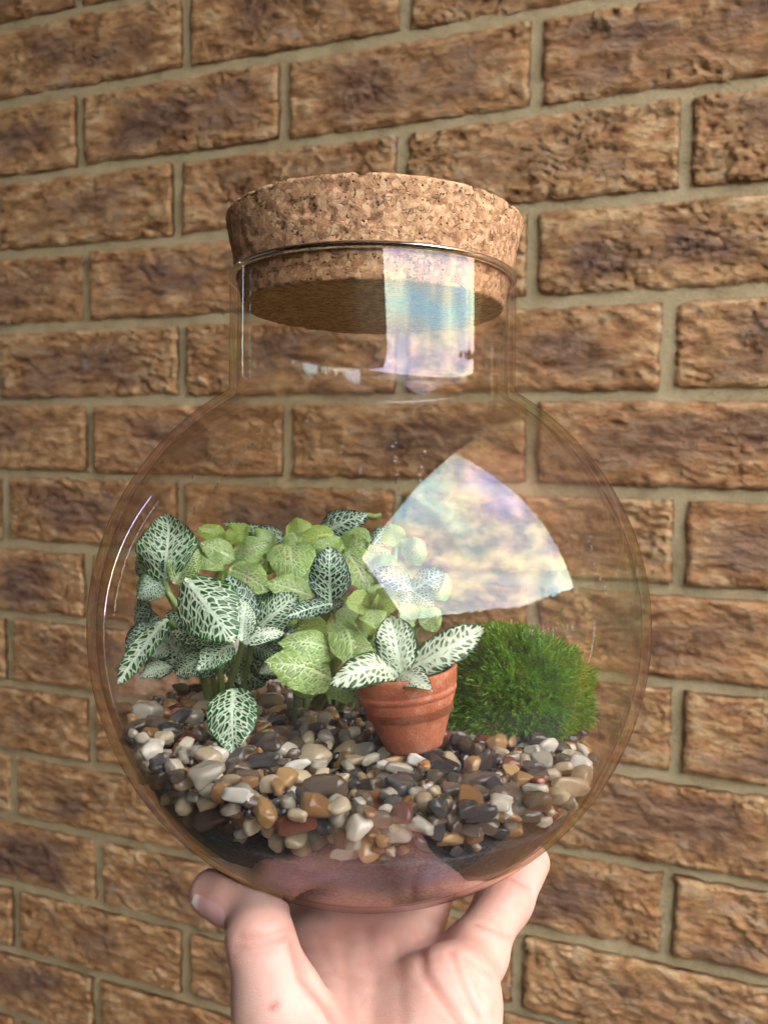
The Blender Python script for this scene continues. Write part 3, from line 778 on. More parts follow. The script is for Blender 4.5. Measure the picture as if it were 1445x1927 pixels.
# ------------------------------------------------------------------ veined plants
def mat_leaf(name, cell, cell2, vein, wid, edge, mid=.035, pink=0.0, gloss=.33, fill=0.0, bumpk=.8, nlat=7.0):
    m = NT(name)
    uv = m.n('UVMap'); uv.uv_map = 'blade'; sp = m.n('SeparateXYZ'); m.l(uv.outputs[0], sp.inputs[0])
    ue = m.n('UVMap'); ue.uv_map = 'edge'; se_ = m.n('SeparateXYZ'); m.l(ue.outputs[0], se_.inputs[0])
    U, Vv = sp.outputs[0], sp.outputs[1]; aV = m.math('ABSOLUTE', Vv); ed = m.math('ABSOLUTE', se_.outputs[1]); t = se_.outputs[0]
    oi = m.n('ObjectInfo').outputs['Random']
    obj_ = m.coord('Object')
    wob = m.math('MULTIPLY', m.math('SUBTRACT', m.noise(obj_, 230, 2), .5), .10)
    s = m.math('ADD', m.math('SUBTRACT', U, m.math('ADD', m.math('MULTIPLY', aV, .62), m.math('MULTIPLY', m.math('MULTIPLY', aV, aV), .7))), wob)
    # net of cells stretched along the side veins
    cb = m.n('CombineXYZ'); m.l(m.math('MULTIPLY', s, 14.5), cb.inputs[0]); m.l(m.math('MULTIPLY', Vv, 12.5), cb.inputs[1]); m.l(m.math('MULTIPLY', oi, 9.0), cb.inputs[2])
    vo = m.n('TexVoronoi', feature='DISTANCE_TO_EDGE', voronoi_dimensions='2D'); vo.inputs['Scale'].default_value = 1.0; vo.inputs['Randomness'].default_value = .82
    va = m.n('VectorMath', operation='ADD'); m.l(cb.outputs[0], va.inputs[0])
    cc = m.n('CombineXYZ'); m.l(m.math('MULTIPLY', oi, 31.0), cc.inputs[0]); m.l(m.math('MULTIPLY', oi, 17.0), cc.inputs[1]); m.l(cc.outputs[0], va.inputs[1])
    m.l(va.outputs[0], vo.inputs['Vector'])
    near = m.smooth(ed, .0, .85, 1.25, .72)
    w = m.math('MULTIPLY', near, wid)
    net = m.smooth(m.math('DIVIDE', vo.outputs[0], w), .45, 1.25, 1, 0)
    lat = m.math('ABSOLUTE', m.math('SUBTRACT', m.math('FRACT', m.math('MULTIPLY', s, nlat)), .5))
    latv = m.math('MULTIPLY', m.smooth(lat, .05, .17, 1, 0), m.smooth(ed, .45, .95, 1, 0))
    mw = m.math('MULTIPLY_ADD', m.math('SUBTRACT', 1.0, t), mid, .008)
    midv = m.smooth(m.math('DIVIDE', aV, mw), .55, 1.15, 1, 0)
    v = m.math('MAXIMUM', m.math('MAXIMUM', net, m.math('MULTIPLY', latv, .95)), midv)
    if fill: v = m.math('MAXIMUM', v, m.math('MULTIPLY', m.smooth(ed, .2, .8, 1, 0), fill))
    border = m.smooth(ed, edge, edge + .10)
    vv = m.math('MULTIPLY', v, m.math('SUBTRACT', 1.0, border))
    cc_ = m.mix(m.noise(obj_, 160, 3), cell, cell2)
    vc = m.mix(m.math('MULTIPLY', m.noise(obj_, 260, 3), .5), vein, tuple(x * .72 for x in vein))
    if pink:
        pk = m.math('MULTIPLY', m.smooth(m.math('SUBTRACT', m.noise(obj_, 120, 3, .6), m.math('MULTIPLY', ed, .30)), .44, .58), pink)
        pk = m.math('MULTIPLY', pk, m.smooth(oi, .25, .6, .35, 1))
        cc_ = m.mix(pk, cc_, (.36, .20, .17)); vc = m.mix(m.math('MULTIPLY', pk, .18), vc, (.62, .47, .40))
    c = m.mix(vv, cc_, vc)
    h = m.math('SUBTRACT', m.math('MULTIPLY', m.math('SUBTRACT', 1.0, v), 1.0), m.math('MULTIPLY', m.noise(obj_, 900, 2), .15))
    nb = m.bump(h, bumpk, .0008)
    b = m.pbsdf(c, gloss, nb)
    tl = m.n('BsdfTranslucent'); m.l(c, tl.inputs['Color']); 
    sh = m.n('MixShader'); sh.inputs[0].default_value = .22; m.l(b.outputs[0], sh.inputs[1]); m.l(tl.outputs[0], sh.inputs[2])
    return m.done(sh.outputs[0])
LEAF = {
 'net': mat_leaf('white netted leaf', (.012, .078, .013), (.032, .14, .026), (.70, .82, .60), .165, .90),
 'dark': mat_leaf('dark netted leaf', (.006, .030, .014), (.012, .050, .020), (.58, .74, .55), .120, .88, .028),
 'white': mat_leaf('white centred leaf', (.020, .085, .020), (.035, .12, .030), (.72, .82, .62), .29, .84, .05, fill=.35),
 'pot': mat_leaf('white leaf with a dark rim', (.016, .075, .018), (.03, .10, .03), (.74, .83, .60), .30, .83, .05, fill=.40, nlat=8),
 'fresh': mat_leaf('yellow green netted leaf', (.13, .26, .035), (.20, .34, .06), (.60, .72, .38), .15, .94),
 'pale': mat_leaf('pale green leaf', (.27, .45, .085), (.38, .55, .14), (.56, .70, .34), .17, .97, .03, pink=.8, bumpk=1.0),
 'lime': mat_leaf('lime green leaf', (.27, .43, .05), (.36, .50, .08), (.50, .62, .20), .14, .98, .03, bumpk=1.0),
 'grey': mat_leaf('greyish netted leaf', (.03, .12, .03), (.06, .17, .05), (.50, .60, .46), .20, .92),
}
mst = NT('leaf stem'); LEAF['stem'] = mst.done(mst.pbsdf(mst.mix(mst.noise(mst.coord('Object'), 300, 3), (.16, .25, .06), (.30, .38, .14)), .45).outputs[0])
LIM = .0762
def inside(P):
    Q = (P - CEN) @ RJ; r = np.linalg.norm(Q, axis=1)
    k = np.where(r > LIM, LIM / r, 1.0)
    return CEN + (Q * k[:, None]) @ RJ.T
lseed = 0
def leaf(root, b, t, w, kind, n=(0, 0), arch=.10, fold=.10, curl=.25, side=0.0, wide=.42, NU=26, NV=14):
    """b, t: base and tip as (x, y, depth); w in the same units as x, y; n: normal tipped up / to the right of the line to the camera"""
    global lseed; lseed += 1
    B, T = K(*b), K(*t); dm = (b[2] + t[2]) / 2; L = np.linalg.norm(T - B); W_ = w / FPX * dm
    a = (T - B) / L; nh = nz(-FWD + UP * n[0] + RIGHT * n[1]); nn = nz(nh - a * (nh @ a)); s = np.cross(a, nn)
    tt, vv = np.meshgrid(np.linspace(0, 1, NU), np.linspace(-1, 1, NV), indexing='ij')
    tt = .5 - .5 * np.cos(tt * math.pi)
    eb = .80; ea = eb * wide / (1 - wide)
    f = tt ** ea * (1 - tt) ** eb / (wide ** ea * (1 - wide) ** eb)
    R = np.random.default_rng(lseed)
    ph = R.uniform(0, 6)
    f = f * (1 + .030 * np.sin(tt * 42 + ph) * np.abs(vv) ** 3 + .05 * np.sin(tt * 9 + ph) * np.abs(vv))
    h = W_ / 2 * f; off = vv * h
    up = arch * L * np.sin(math.pi * tt) + fold * np.abs(off) * 1.6 - curl * (vv ** 2) * h
    up = up + .10 * W_ * np.sin(tt * 13 + ph + vv * 1.3) * np.abs(vv) ** 2.5 * f * .6 + .05 * W_ * np.sin(tt * 6 + ph * 2 + vv * 2)
    # quilting between the veins
    q = np.sin((tt - .62 * np.abs(off) / L) * 7 * 2 * math.pi + math.pi) * .020 * W_ * (1 - vv ** 2)
    up = up + q
    P = B + a * (tt * L)[..., None] + s * (off + side * L * np.sin(math.pi * tt))[..., None] + nn * up[..., None]
    P = inside(P.reshape(-1, 3)) - np.array(root.location)
    uv = np.stack([tt, off / L], -1).reshape(-1, 2); ue = np.stack([tt, vv], -1).reshape(-1, 2)
    return obj('leaf', mesh('leaf', P, grid_faces(NU, NV), LEAF[kind], True, {'blade': uv, 'edge': ue}), root)
def tube(name, root, pts, r0, r1, mat, seg=8):
    P = np.array([K(*p) for p in pts]); 
    # smooth the polyline
    for _ in range(2):
        Q = [P[0]]
        for x, y in zip(P[:-1], P[1:]): Q += [x * .75 + y * .25, x * .25 + y * .75]
        P = np.array(Q + [P[-1]])
    P = inside(P); V = []
    for i in range(len(P)):
        d = nz(P[min(i + 1, len(P) - 1)] - P[max(i - 1, 0)]); s = nz(np.cross(d, FWD + .01 * UP)); g = np.cross(d, s); r = r0 + (r1 - r0) * i / (len(P) - 1)
        V += [P[i] + r * (s * math.cos(k / seg * 6.2832) + g * math.sin(k / seg * 6.2832)) for k in range(seg)]
    return obj(name, mesh(name, np.array(V) - np.array(root.location), grid_faces(len(P), seg, True), mat), root)

pa = empty('nerve_plant', K(435, 1320, .285))
tag(pa, 'leafy plant with dark green white netted leaves at the left glass', 'plant')
LA = [ # base, tip, width, kind, normal, options
 ((311, 1092, .274), (312, 966, .279), 112, 'net', (.15, -.15), dict(arch=.12, fold=.25, side=.10)),
 ((311, 1092, .276), (258, 1128, .272), 60, 'grey', (.0, -.6), dict(arch=.2)),
 ((300, 1090, .282), (250, 1010, .283), 60, 'grey', (.0, -.5), dict(arch=.15)),
 ((338, 1050, .281), (359, 1000, .284), 62, 'net', (.1, .1), {}),
 ((327, 1098, .272), (374, 1034, .274), 62, 'fresh', (.2, .1), dict(fold=.2)),
 ((352, 1088, .258), (441, 1209, .250), 116, 'net', (.35, .0), dict(arch=.10, fold=-.05, curl=.35, wide=.43)),
 ((476, 1185, .262), (428, 1082, .268), 66, 'dark', (.2, .5), dict(arch=.05)),
 ((455, 1206, .253), (462, 1130, .257), 52, 'white', (.2, .2), dict(fold=.2)),
 ((452, 1206, .254), (536, 1190, .256), 40, 'white', (.55, .2), dict(arch=.15)),
 ((478, 1190, .266), (562, 1118, .268), 72, 'net', (.3, .1), dict(arch=.1)),
 ((316, 1165, .272), (222, 1288, .262), 56, 'net', (.25, -.35), dict(arch=.06, fold=.15)),
 ((300, 1185, .279), (234, 1218, .276), 58, 'dark', (.2, -.1), {}),
 ((362, 1258, .278), (298, 1180, .284), 74, 'grey', (.3, -.2), dict(arch=.05)),
 ((322, 1252, .276), (262, 1276, .268), 44, 'white', (.5, -.3), {}),
 ((416, 1198, .264), (322, 1190, .264), 50, 'net', (.45, -.1), dict(arch=.12)),
 ((440, 1214, .260), (370, 1262, .254), 58, 'net', (.45, -.2), dict(arch=.14, fold=.15)),
 ((400, 1225, .272), (330, 1238, .272), 60, 'grey', (.3, -.1), {}),
 ((440, 1296, .252), (440, 1420, .238), 98, 'net', (.55, .0), dict(arch=.10, curl=.15, fold=.10, wide=.40)),
 ((410, 1235, .276), (372, 1275, .272), 50, 'dark', (.3, 0), {}),
 ((475, 1215, .275), (520, 1235, .275), 44, 'dark', (.4, 0), {}),
 ((470, 1240, .286), (545, 1262, .290), 60, 'dark', (.3, 0), {}),  # this and next two: dark leaves added for shade, covering a back reflection
 ((480, 1215, .290), (560, 1225, .292), 60, 'dark', (.2, 0), {}),
 ((440, 1250, .288), (500, 1290, .290), 60, 'dark', (.3, 0), {}),
 ((350, 1190, .286), (400, 1150, .288), 66, 'grey', (.3, 0), {}),
 ((300, 1160, .286), (262, 1180, .284), 50, 'dark', (.2, -.3), {}),
 ((520, 1180, .274), (560, 1150, .276), 56, 'net', (.3, .1), {}),
 ((500, 1150, .280), (480, 1100, .280), 60, 'dark', (.3, 0), {}),
 ((395, 1235, .268), (330, 1270, .264), 54, 'net', (.45, -.2), dict(arch=.12)),
]
for b, t, w, k, n, o in LA: leaf(pa, b, t, w, k, n, **o)
RA = random.Random(17)
for x, y in [(270, 1150), (300, 1215), (345, 1165), (385, 1215), (420, 1250), (350, 1255), (290, 1250), (400, 1165), (470, 1230), (505, 1210), (450, 1265), (515, 1255), (300, 1060), (345, 1070), (270, 1225)]:
    d = RA.uniform(.276, .286); a = RA.uniform(0, 6.28); l = RA.uniform(26, 38)
    leaf(pa, (x - l * math.cos(a), y - l * .7 * math.sin(a), d + .002), (x + l * math.cos(a), y + l * .7 * math.sin(a), d - .004), RA.uniform(44, 60), RA.choice(['net', 'net', 'dark', 'white']), (RA.uniform(.3, .7), RA.uniform(-.3, .1)), arch=RA.uniform(.08, .2), curl=RA.uniform(.2, .5), fold=RA.uniform(-.1, .25), NU=18, NV=10)
for pts, r0, r1 in [([(430, 1335, .284), (432, 1285, .272), (450, 1240, .262), (457, 1205, .254)], .0011, .0009),
                    ([(452, 1330, .286), (460, 1275, .280), (470, 1230, .270), (478, 1190, .264)], .0010, .0008),
                    ([(412, 1330, .288), (405, 1290, .284), (385, 1230, .280), (350, 1160, .272), (318, 1120, .275), (311, 1092, .274)], .0012, .0009),
                    ([(395, 1335, .288), (388, 1290, .286), (372, 1240, .284), (345, 1195, .278), (316, 1165, .272)], .0013, .0010),
                    ([(440, 1335, .280), (436, 1310, .262), (438, 1296, .252)], .0010, .0007),
                    ([(420, 1330, .282), (416, 1270, .274), (395, 1180, .262), (352, 1090, .258)], .0011, .0009),
                    ([(330, 1150, .276), (322, 1130, .278), (300, 1092, .282)], .0007, .0006)]:
    tube('stem', pa, pts, r0, r1, LEAF['stem'])

pb = empty('pale_nerve_plant', K(580, 1325, .285))
tag(pb, 'bushy plant with pale lime green pink flushed leaves in the middle of the globe', 'plant')
LB = [
 ((432, 1020, .290), (372, 994, .288), 40, 'lime', (.8, 0), dict(arch=.1)),
 ((430, 1018, .290), (470, 988, .292), 44, 'lime', (.7, 0), dict(arch=.1)),
 ((440, 1022, .288), (425, 1000, .285), 40, 'lime', (.9, 0), {}),
 ((442, 1052, .284), (376, 1022, .280), 44, 'pale', (.5, -.1), dict(arch=.1)),
 ((438, 1052, .284), (508, 1022, .282), 50, 'pale', (.5, .1), dict(arch=.12)),
 ((433, 1070, .276), (506, 1112, .268), 62, 'pale', (.45, 0), dict(arch=.1)),
 ((545, 1014, .288), (556, 1096, .274), 82, 'pale', (.4, 0), dict(arch=.12, wide=.5)),
 ((631, 1008, .292), (562, 1024, .284), 50, 'lime', (.5, 0), dict(arch=.15)),
 ((640, 1012, .292), (600, 1048, .284), 46, 'pale', (.5, 0), dict(arch=.15)),
 ((632, 1016, .294), (700, 1034, .286), 46, 'pale', (.6, .1), dict(arch=.12)),
 ((652, 1036, .284), (694, 1112, .272), 68, 'pale', (.4, .1), dict(arch=.12)),
 ((520, 1040, .290), (478, 1078, .284), 58, 'pale', (.4, -.1), {}),
 ((588, 1122, .276), (500, 1098, .270), 54, 'pale', (.6, -.1), dict(arch=.1)),
 ((600, 1078, .282), (545, 1120, .278), 54, 'pale', (.4, -.1), {}),
 ((634, 1226, .258), (522, 1212, .250), 58, 'pale', (.65, -.1), dict(arch=.16, curl=.4)),
 ((620, 1180, .268), (560, 1178, .262), 44, 'lime', (.7, -.1), dict(arch=.1)),
 ((626, 1278, .256), (498, 1246, .246), 82, 'pale', (.55, -.1), dict(arch=.16, curl=.35)),
 ((634, 1164, .262), (664, 1256, .246), 66, 'pale', (.4, .25), dict(arch=.1, fold=-.1, side=-.05)),
 ((640, 1215, .256), (702, 1226, .248), 48, 'pale', (.6, .2), dict(arch=.15)),
 ((618, 1205, .264), (594, 1175, .268), 40, 'lime', (.3, .2), {}),
 ((620, 1285, .262), (672, 1318, .254), 50, 'pale', (.6, .1), dict(arch=.1)),
 ((702, 1142, .258), (650, 1130, .250), 50, 'lime', (.35, -.2), dict(arch=.14)),
 ((704, 1142, .258), (754, 1122, .252), 52, 'lime', (.35, .2), dict(arch=.14)),
 ((703, 1140, .260), (722, 1096, .258), 46, 'pale', (.1, .2), dict(arch=.14)),
 ((700, 1144, .256), (704, 1182, .248), 48, 'pale', (.55, 0), dict(arch=.14)),
 ((700, 1145, .254), (694, 1112, .250), 22, 'lime', (.1, -.3), dict(fold=.5)),
 ((706, 1145, .254), (712, 1114, .250), 22, 'lime', (.1, .3), dict(fold=.5)),
 ((715, 1175, .262), (668, 1170, .258), 44, 'lime', (.4, 0), {}),
 ((735, 1080, .275), (690, 1060, .276), 56, 'pale', (.4, -.1), {}),
 ((735, 1040, .288), (700, 1070, .280), 60, 'pale', (.4, 0), {}),
 ((760, 1050, .288), (800, 1020, .288), 56, 'pale', (.4, .1), {}),
 ((745, 1030, .292), (735, 985, .294), 44, 'lime', (.3, 0), {}),
 ((780, 1175, .266), (752, 1140, .262), 50, 'pale', (.4, 0), {}),
 ((790, 1175, .266), (830, 1150, .268), 50, 'pale', (.4, .1), {}),
 ((800, 1110, .282), (850, 1090, .284), 60, 'pale', (.4, .2), {}),

 ((480, 1085, .288), (430, 1090, .284), 56, 'pale', (.4, -.1), {}),
 ((520, 1085, .284), (530, 1150, .280), 60, 'pale', (.4, 0), {}),
 ((600, 1060, .288), (650, 1075, .284), 60, 'pale', (.5, .1), {}),
 ((560, 1150, .276), (512, 1160, .272), 50, 'lime', (.5, -.1), {}),
 ((650, 1120, .280), (600, 1110, .278), 56, 'lime', (.4, 0), {}),
 ((680, 1100, .278), (735, 1100, .276), 58, 'pale', (.4, .1), {}),
 ((590, 1235, .270), (548, 1190, .272), 60, 'pale', (.3, 0), {}),
 ((660, 1260, .262), (715, 1250, .258), 50, 'lime', (.4, .1), {}),
 ((725, 1210, .268), (700, 1180, .264), 50, 'pale', (.4, 0), {}),
 ((600, 1290, .272), (545, 1290, .268), 50, 'pale', (.5, 0), {}),
 ((480, 1030, .294), (520, 1005, .296), 50, 'pale', (.4, 0), {}),
 ((540, 1010, .294), (590, 990, .296), 50, 'lime', (.4, 0), {}),
 ((690, 1030, .292), (650, 1000, .294), 50, 'pale', (.4, 0), {}),
]
for b, t, w, k, n, o in LB: leaf(pb, b, t, w * 1.10, k, n, **o)
RB = random.Random(31)
for x, y in [(395, 1060), (420, 1100), (455, 1075), (480, 1125), (505, 1060), (525, 1110), (560, 1060), (575, 1105), (600, 1150), (545, 1165), (500, 1165), (640, 1085), (655, 1150), (690, 1075), (720, 1130), (745, 1085),
             (580, 1200), (620, 1235), (660, 1205), (700, 1205), (735, 1185), (545, 1235), (590, 1262), (650, 1285), (690, 1275), (560, 1020), (665, 1035), (610, 1030)]:
    d = RB.uniform(.282, .292); a = RB.uniform(0, 6.28); l = RB.uniform(26, 38)
    leaf(pb, (x - l * math.cos(a), y - l * .7 * math.sin(a), d + .002), (x + l * math.cos(a), y + l * .7 * math.sin(a), d - .004), RB.uniform(50, 66), RB.choice(['pale', 'pale', 'lime']), (RB.uniform(.3, .7), RB.uniform(-.2, .2)), arch=RB.uniform(.08, .2), curl=RB.uniform(.2, .5), fold=RB.uniform(-.1, .2), NU=18, NV=10)
for pts in ([(560, 1330, .288), (550, 1230, .284), (500, 1110, .288), (440, 1040, .288)], [(575, 1330, .286), (585, 1220, .282), (600, 1100, .286), (632, 1012, .292)],
            [(600, 1330, .280), (625, 1280, .268), (634, 1226, .260), (634, 1164, .262)], [(640, 1335, .280), (690, 1240, .270), (702, 1175, .262), (702, 1142, .258)],
            [(660, 1330, .286), (720, 1200, .282), (740, 1080, .286), (745, 1030, .292)], [(590, 1325, .284), (615, 1290, .266), (626, 1278, .257)], [(680, 1330, .286), (760, 1230, .276), (786, 1178, .267)]):
    tube('stem', pb, pts, .0012, .0008, LEAF['stem'])

pc = empty('dark_nerve_plant', K(640, 1320, .296))
tag(pc, 'sparse plant with very dark green finely white veined leaves rising behind the pale one', 'plant')
LC = [
 ((622, 1140, .262), (620, 1028, .262), 80, 'dark', (.05, 0), dict(arch=.08, fold=.18, wide=.5)),
 ((628, 1138, .262), (540, 1162, .252), 44, 'dark', (.7, 0), dict(arch=.10)),
 ((626, 1146, .260), (648, 1132, .252), 26, 'dark', (.3, 0), {}),
 ((598, 1012, .302), (694, 968, .300), 62, 'dark', (.35, 0), dict(arch=.22, fold=-.1)),
 ((640, 1016, .302), (702, 1018, .298), 26, 'dark', (.8, 0), {}),
 ((537, 1016, .304), (464, 1000, .302), 36, 'dark', (.6, 0), dict(arch=.15)),
 ((540, 1018, .304), (420, 985, .306), 26, 'dark', (.3, 0), {}),
 ((700, 1030, .300), (735, 990, .304), 40, 'dark', (.3, 0), {}),
 ((776, 1112, .272), (704, 1072, .270), 54, 'dark', (.5, -.1), dict(arch=.12)),
 ((776, 1112, .272), (836, 1078, .274), 54, 'dark', (.5, .1), dict(arch=.12)),
 ((774, 1116, .270), (752, 1150, .262), 44, 'dark', (.5, 0), {}),
 ((778, 1116, .270), (815, 1142, .262), 50, 'dark', (.5, .1), dict(arch=.1)),
]
for b, t, w, k, n, o in LC: leaf(pc, b, t, w, k, n, **o)
for pts in ([(630, 1325, .294), (625, 1230, .282), (640, 1190, .270), (624, 1140, .262)], [(640, 1325, .298), (610, 1150, .298), (598, 1012, .302)], [(650, 1325, .296), (720, 1220, .286), (770, 1150, .276), (776, 1112, .272)],
            [(620, 1325, .298), (560, 1150, .302), (540, 1016, .304)], [(692, 970, .300), (705, 973, .299), (717, 968, .299)]):
    tube('stem', pc, pts, .0010, .0006, LEAF['stem'])

pd = empty('potted_nerve_plant', K(760, 1276, .2555))
tag(pd, 'tiny plant with four white centred dark rimmed leaves growing in the terracotta pot', 'plant')
LD = [
 ((752, 1278, .2555), (620, 1288, .240), 74, 'pot', (.75, -.1), dict(arch=.28, curl=.3, wide=.5)),
 ((760, 1276, .2560), (734, 1158, .2580), 84, 'pot', (.15, -.05), dict(arch=-.03, fold=.25, wide=.55)),
 ((764, 1268, .2565), (912, 1180, .2570), 70, 'pot', (.35, .1), dict(arch=.08, fold=.2, wide=.5)),
 ((752, 1272, .2480), (812, 1300, .2355), 54, 'pot', (.65, .1), dict(arch=.16)),
]
for b, t, w, k, n, o in LD: leaf(pd, b, t, w, k, n, **o)
tube('stem', pd, [(764, 1310, .256), (758, 1290, .256), (760, 1270, .256)], .0014, .0010, LEAF['stem'])

# ------------------------------------------------------------------ the hand under the jar
def KJ(x, y, d): return toJ(K(x, y, d))
def on_globe(v, gap):
    """a point 'gap' metres off the outer face of the globe, in direction v (jar frame)"""
    return nz(np.array(v, float)) * (GR + gap)
CAPS = []                                                        # (p, r, q, r, blend)
def chain(pts, k=.004):
    for (p, r), (q, r2) in zip(pts[:-1], pts[1:]): CAPS.append((np.array(p), r, np.array(q), r2, k))
TH = [(KJ(600, 2080, .206), .0150), (KJ(527, 1900, .216), .0108), (KJ(492, 1764, .222), .0080), (KJ(488, 1716, .230), .0072), (KJ(442, 1690, .235), .0068), (KJ(402, 1682, .239), .0061)]
chain(TH, .003)
LF = [(KJ(840, 1900, .229), .0105), (KJ(893, 1796, .250), .0082), (KJ(948, 1696, .268), .0073), (KJ(1000, 1622, .280), .0060)]
chain(LF, .005)
WR = [KJ(640, 2250, .190), KJ(720, 2260, .190), KJ(780, 2250, .190)]
FA = [KJ(640, 2850, .170), KJ(720, 2860, .170), KJ(790, 2850, .170)]
MCP = [KJ(608, 1795, .256), KJ(682, 1790, .260), KJ(758, 1795, .258), KJ(840, 1880, .232)]
for m_, w_ in zip(MCP, (WR[0], WR[1], WR[1], WR[2])): CAPS.append((m_, .0115, w_, .0160, .008))
CAPS.append((KJ(840, 1900, .229), .0110, KJ(800, 2120, .204), .0150, .008))
CAPS.append((TH[0][0], .0150, WR[0], .0160, .008))
for a, b in zip(WR, FA): CAPS.append((a, .0165, b, .0200, .010))
for base, x in zip(MCP[:3], (-.020, .001, .021)):                # index, middle, ring: under the globe and up behind it
    p1 = on_globe((x, .022, -.076), .0082); p2 = on_globe((x * 1.25, .050, -.062), .0076); p3 = on_globe((x * 1.3, .066, -.044), .0070)
    chain([(base, .0090), (p1, .0082), (p2, .0075), (p3, .0062)], .004)
def round_cone(P, a, ra, b, rb):
    ba = b - a; t = np.clip(((P - a) @ ba) / (ba @ ba), 0, 1)
    return np.linalg.norm(P - a - t[..., None] * ba, axis=-1) - (ra + (rb - ra) * t)
def smin(a, b, k):
    h = np.clip(.5 + .5 * (b - a) / k, 0, 1)
    return b * (1 - h) + a * h - k * h * (1 - h)
CREASES = []
CREASE_PX = [ # folds of the skin: points in the picture, width, depth
 ([(446, 1786), (490, 1780), (545, 1760)], .0009, .0008), ([(452, 1766), (500, 1766), (548, 1746)], .0008, .0006), ([(440, 1800), (480, 1796), (520, 1788)], .0007, .0004),
 ([(900, 1738), (935, 1752), (962, 1764)], .0008, .0008), ([(925, 1640), (962, 1652), (1000, 1672)], .0009, .0009), ([(880, 1800), (905, 1822), (925, 1830)], .0010, .0008),
 ([(556, 1780), (572, 1840), (612, 1886), (636, 1925)], .0018, .0018),
 ([(790, 1762), (797, 1830), (830, 1876), (868, 1925)], .0012, .0013), ([(850, 1790), (872, 1845), (900, 1905)], .0010, .0011), ([(872, 1800), (895, 1850), (908, 1880)], .0007, .0007),
 ([(640, 1750), (655, 1840), (648, 1925)], .0016, .00022), ([(690, 1750), (705, 1840), (700, 1925)], .0016, .00025), ([(745, 1760), (752, 1840), (760, 1925)], .0014, .00025), ([(600, 1760), (630, 1830), (690, 1880)], .0006, .0003),
]
def seg_d(P, pl):
    d = np.full(P.shape[:-1], 9.0)
    for a, b in zip(pl[:-1], pl[1:]): d = np.minimum(d, round_cone(P, a, 0, b, 0))
    return d
def hand_sdf(P):
    d = None
    for a, ra, b, rb, k in CAPS:
        e = round_cone(P, a, ra, b, rb)
        d = e if d is None else smin(d, e, k)
    if not CREASES and P.ndim < 3: return d
    if CREASES:
        near = np.abs(d) < .003
        Q = P[near]; dq = d[near]
        for pl, w, dep in CREASES: dq = dq + 1.0 * dep * np.exp(-(seg_d(Q, pl) / w) ** 2)
        d[near] = dq
    # tendons and soft unevenness of the palm
    d = d + .0006 * vnoise(P[..., 0] * 70, P[..., 1] * 70, P[..., 2] * 70, 9)
    # the skin gives way where it carries the glass
    g = np.linalg.norm(P, axis=-1) - (GR + .0003)
    g = np.where(P[..., 2] < ZB, np.minimum(g, g), g)
    return np.maximum(d, -np.where(P[..., 2] < ZB - .0004, np.maximum(g, ZB - .0004 - P[..., 2]), g))
def trace(x, y):
    d = nz(K(x, y, 1) - CAM); t = .17
    for _ in range(70):
        e = float(hand_sdf(toJ(CAM + d * t)[None])[0])
        if e < 5e-5: return toJ(CAM + d * t)
        t += e * .9
        if t > .36: return None
    return toJ(CAM + d * t)
_cr = []
for px, w, dep in CREASE_PX:
    q = []
    for a, b in zip(px[:-1], px[1:]):
        for k in range(4): q.append(trace(a[0] + (b[0] - a[0]) * k / 4, a[1] + (b[1] - a[1]) * k / 4))
    q.append(trace(*px[-1])); q = [p for p in q if p is not None]
    if len(q) > 1: _cr.append((q, w, dep))
SPOT = trace(512, 1898)
CREASES = _cr
def surface_nets(f, o, h):
    s = f < 0
    n = f.shape
    c = np.zeros(tuple(k - 1 for k in n), int)
    sl = lambda d: tuple(slice(d[i], n[i] - 1 + d[i]) for i in range(3))
    corners = [(i, j, k) for i in (0, 1) for j in (0, 1) for k in (0, 1)]
    for d in corners: c += s[sl(d)]
    act = (c > 0) & (c < 8); idx = np.full(act.shape, -1); ii = np.argwhere(act); idx[act] = np.arange(len(ii))
    acc = np.zeros((len(ii), 3)); cnt = np.zeros(len(ii))
    for a in corners:
        for ax in range(3):
            if a[ax]: continue
            b = list(a); b[ax] = 1
            fa = f[ii[:, 0] + a[0], ii[:, 1] + a[1], ii[:, 2] + a[2]]; fb = f[ii[:, 0] + b[0], ii[:, 1] + b[1], ii[:, 2] + b[2]]
            m = (fa < 0) != (fb < 0); t = np.where(m, fa / np.where(m, fa - fb, 1), 0)
            p = np.array(a, float)[None].repeat(len(ii), 0); p[:, ax] = t
            acc += p * m[:, None]; cnt += m
    V = o + h * (ii + acc / cnt[:, None])
    F = []
    for ax in range(3):
        u, v = [(1, 2), (2, 0), (0, 1)][ax]
        a = [slice(1, n[i] - 1) for i in range(3)]; b = list(a); a[ax] = slice(0, n[ax] - 1); b[ax] = slice(1, n[ax])
        A, B_ = s[tuple(a)], s[tuple(b)]
        for flip, m in ((0, A & ~B_), (1, ~A & B_)):
            q = np.argwhere(m); q = q + [0 if i == ax else 1 for i in range(3)]
            def g(du, dv):
                w = q.copy(); w[:, u] -= du; w[:, v] -= dv
                return idx[w[:, 0], w[:, 1], w[:, 2]]
            quad = np.stack([g(0, 0), g(1, 0), g(1, 1), g(0, 1)], 1)
            F.append(quad if not flip else quad[:, ::-1])
    return V, np.concatenate(F)
pts = np.array([c[0] for c in CAPS] + [c[2] for c in CAPS[:-3]])
lo = np.array([pts[:, i].min() - .022 for i in range(3)]); hi = np.array([pts[:, i].max() + .022 for i in range(3)])
h_ = .0009
ax_ = [np.arange(lo[i], hi[i], h_) for i in range(3)]
lo = np.array([a[0] for a in ax_])
FF_ = np.empty(tuple(len(a) for a in ax_))
for i in range(0, len(ax_[0]), 24):
    P = np.stack(np.meshgrid(ax_[0][i:i + 24], ax_[1], ax_[2], indexing='ij'), -1)
    FF_[i:i + 24] = hand_sdf(P)
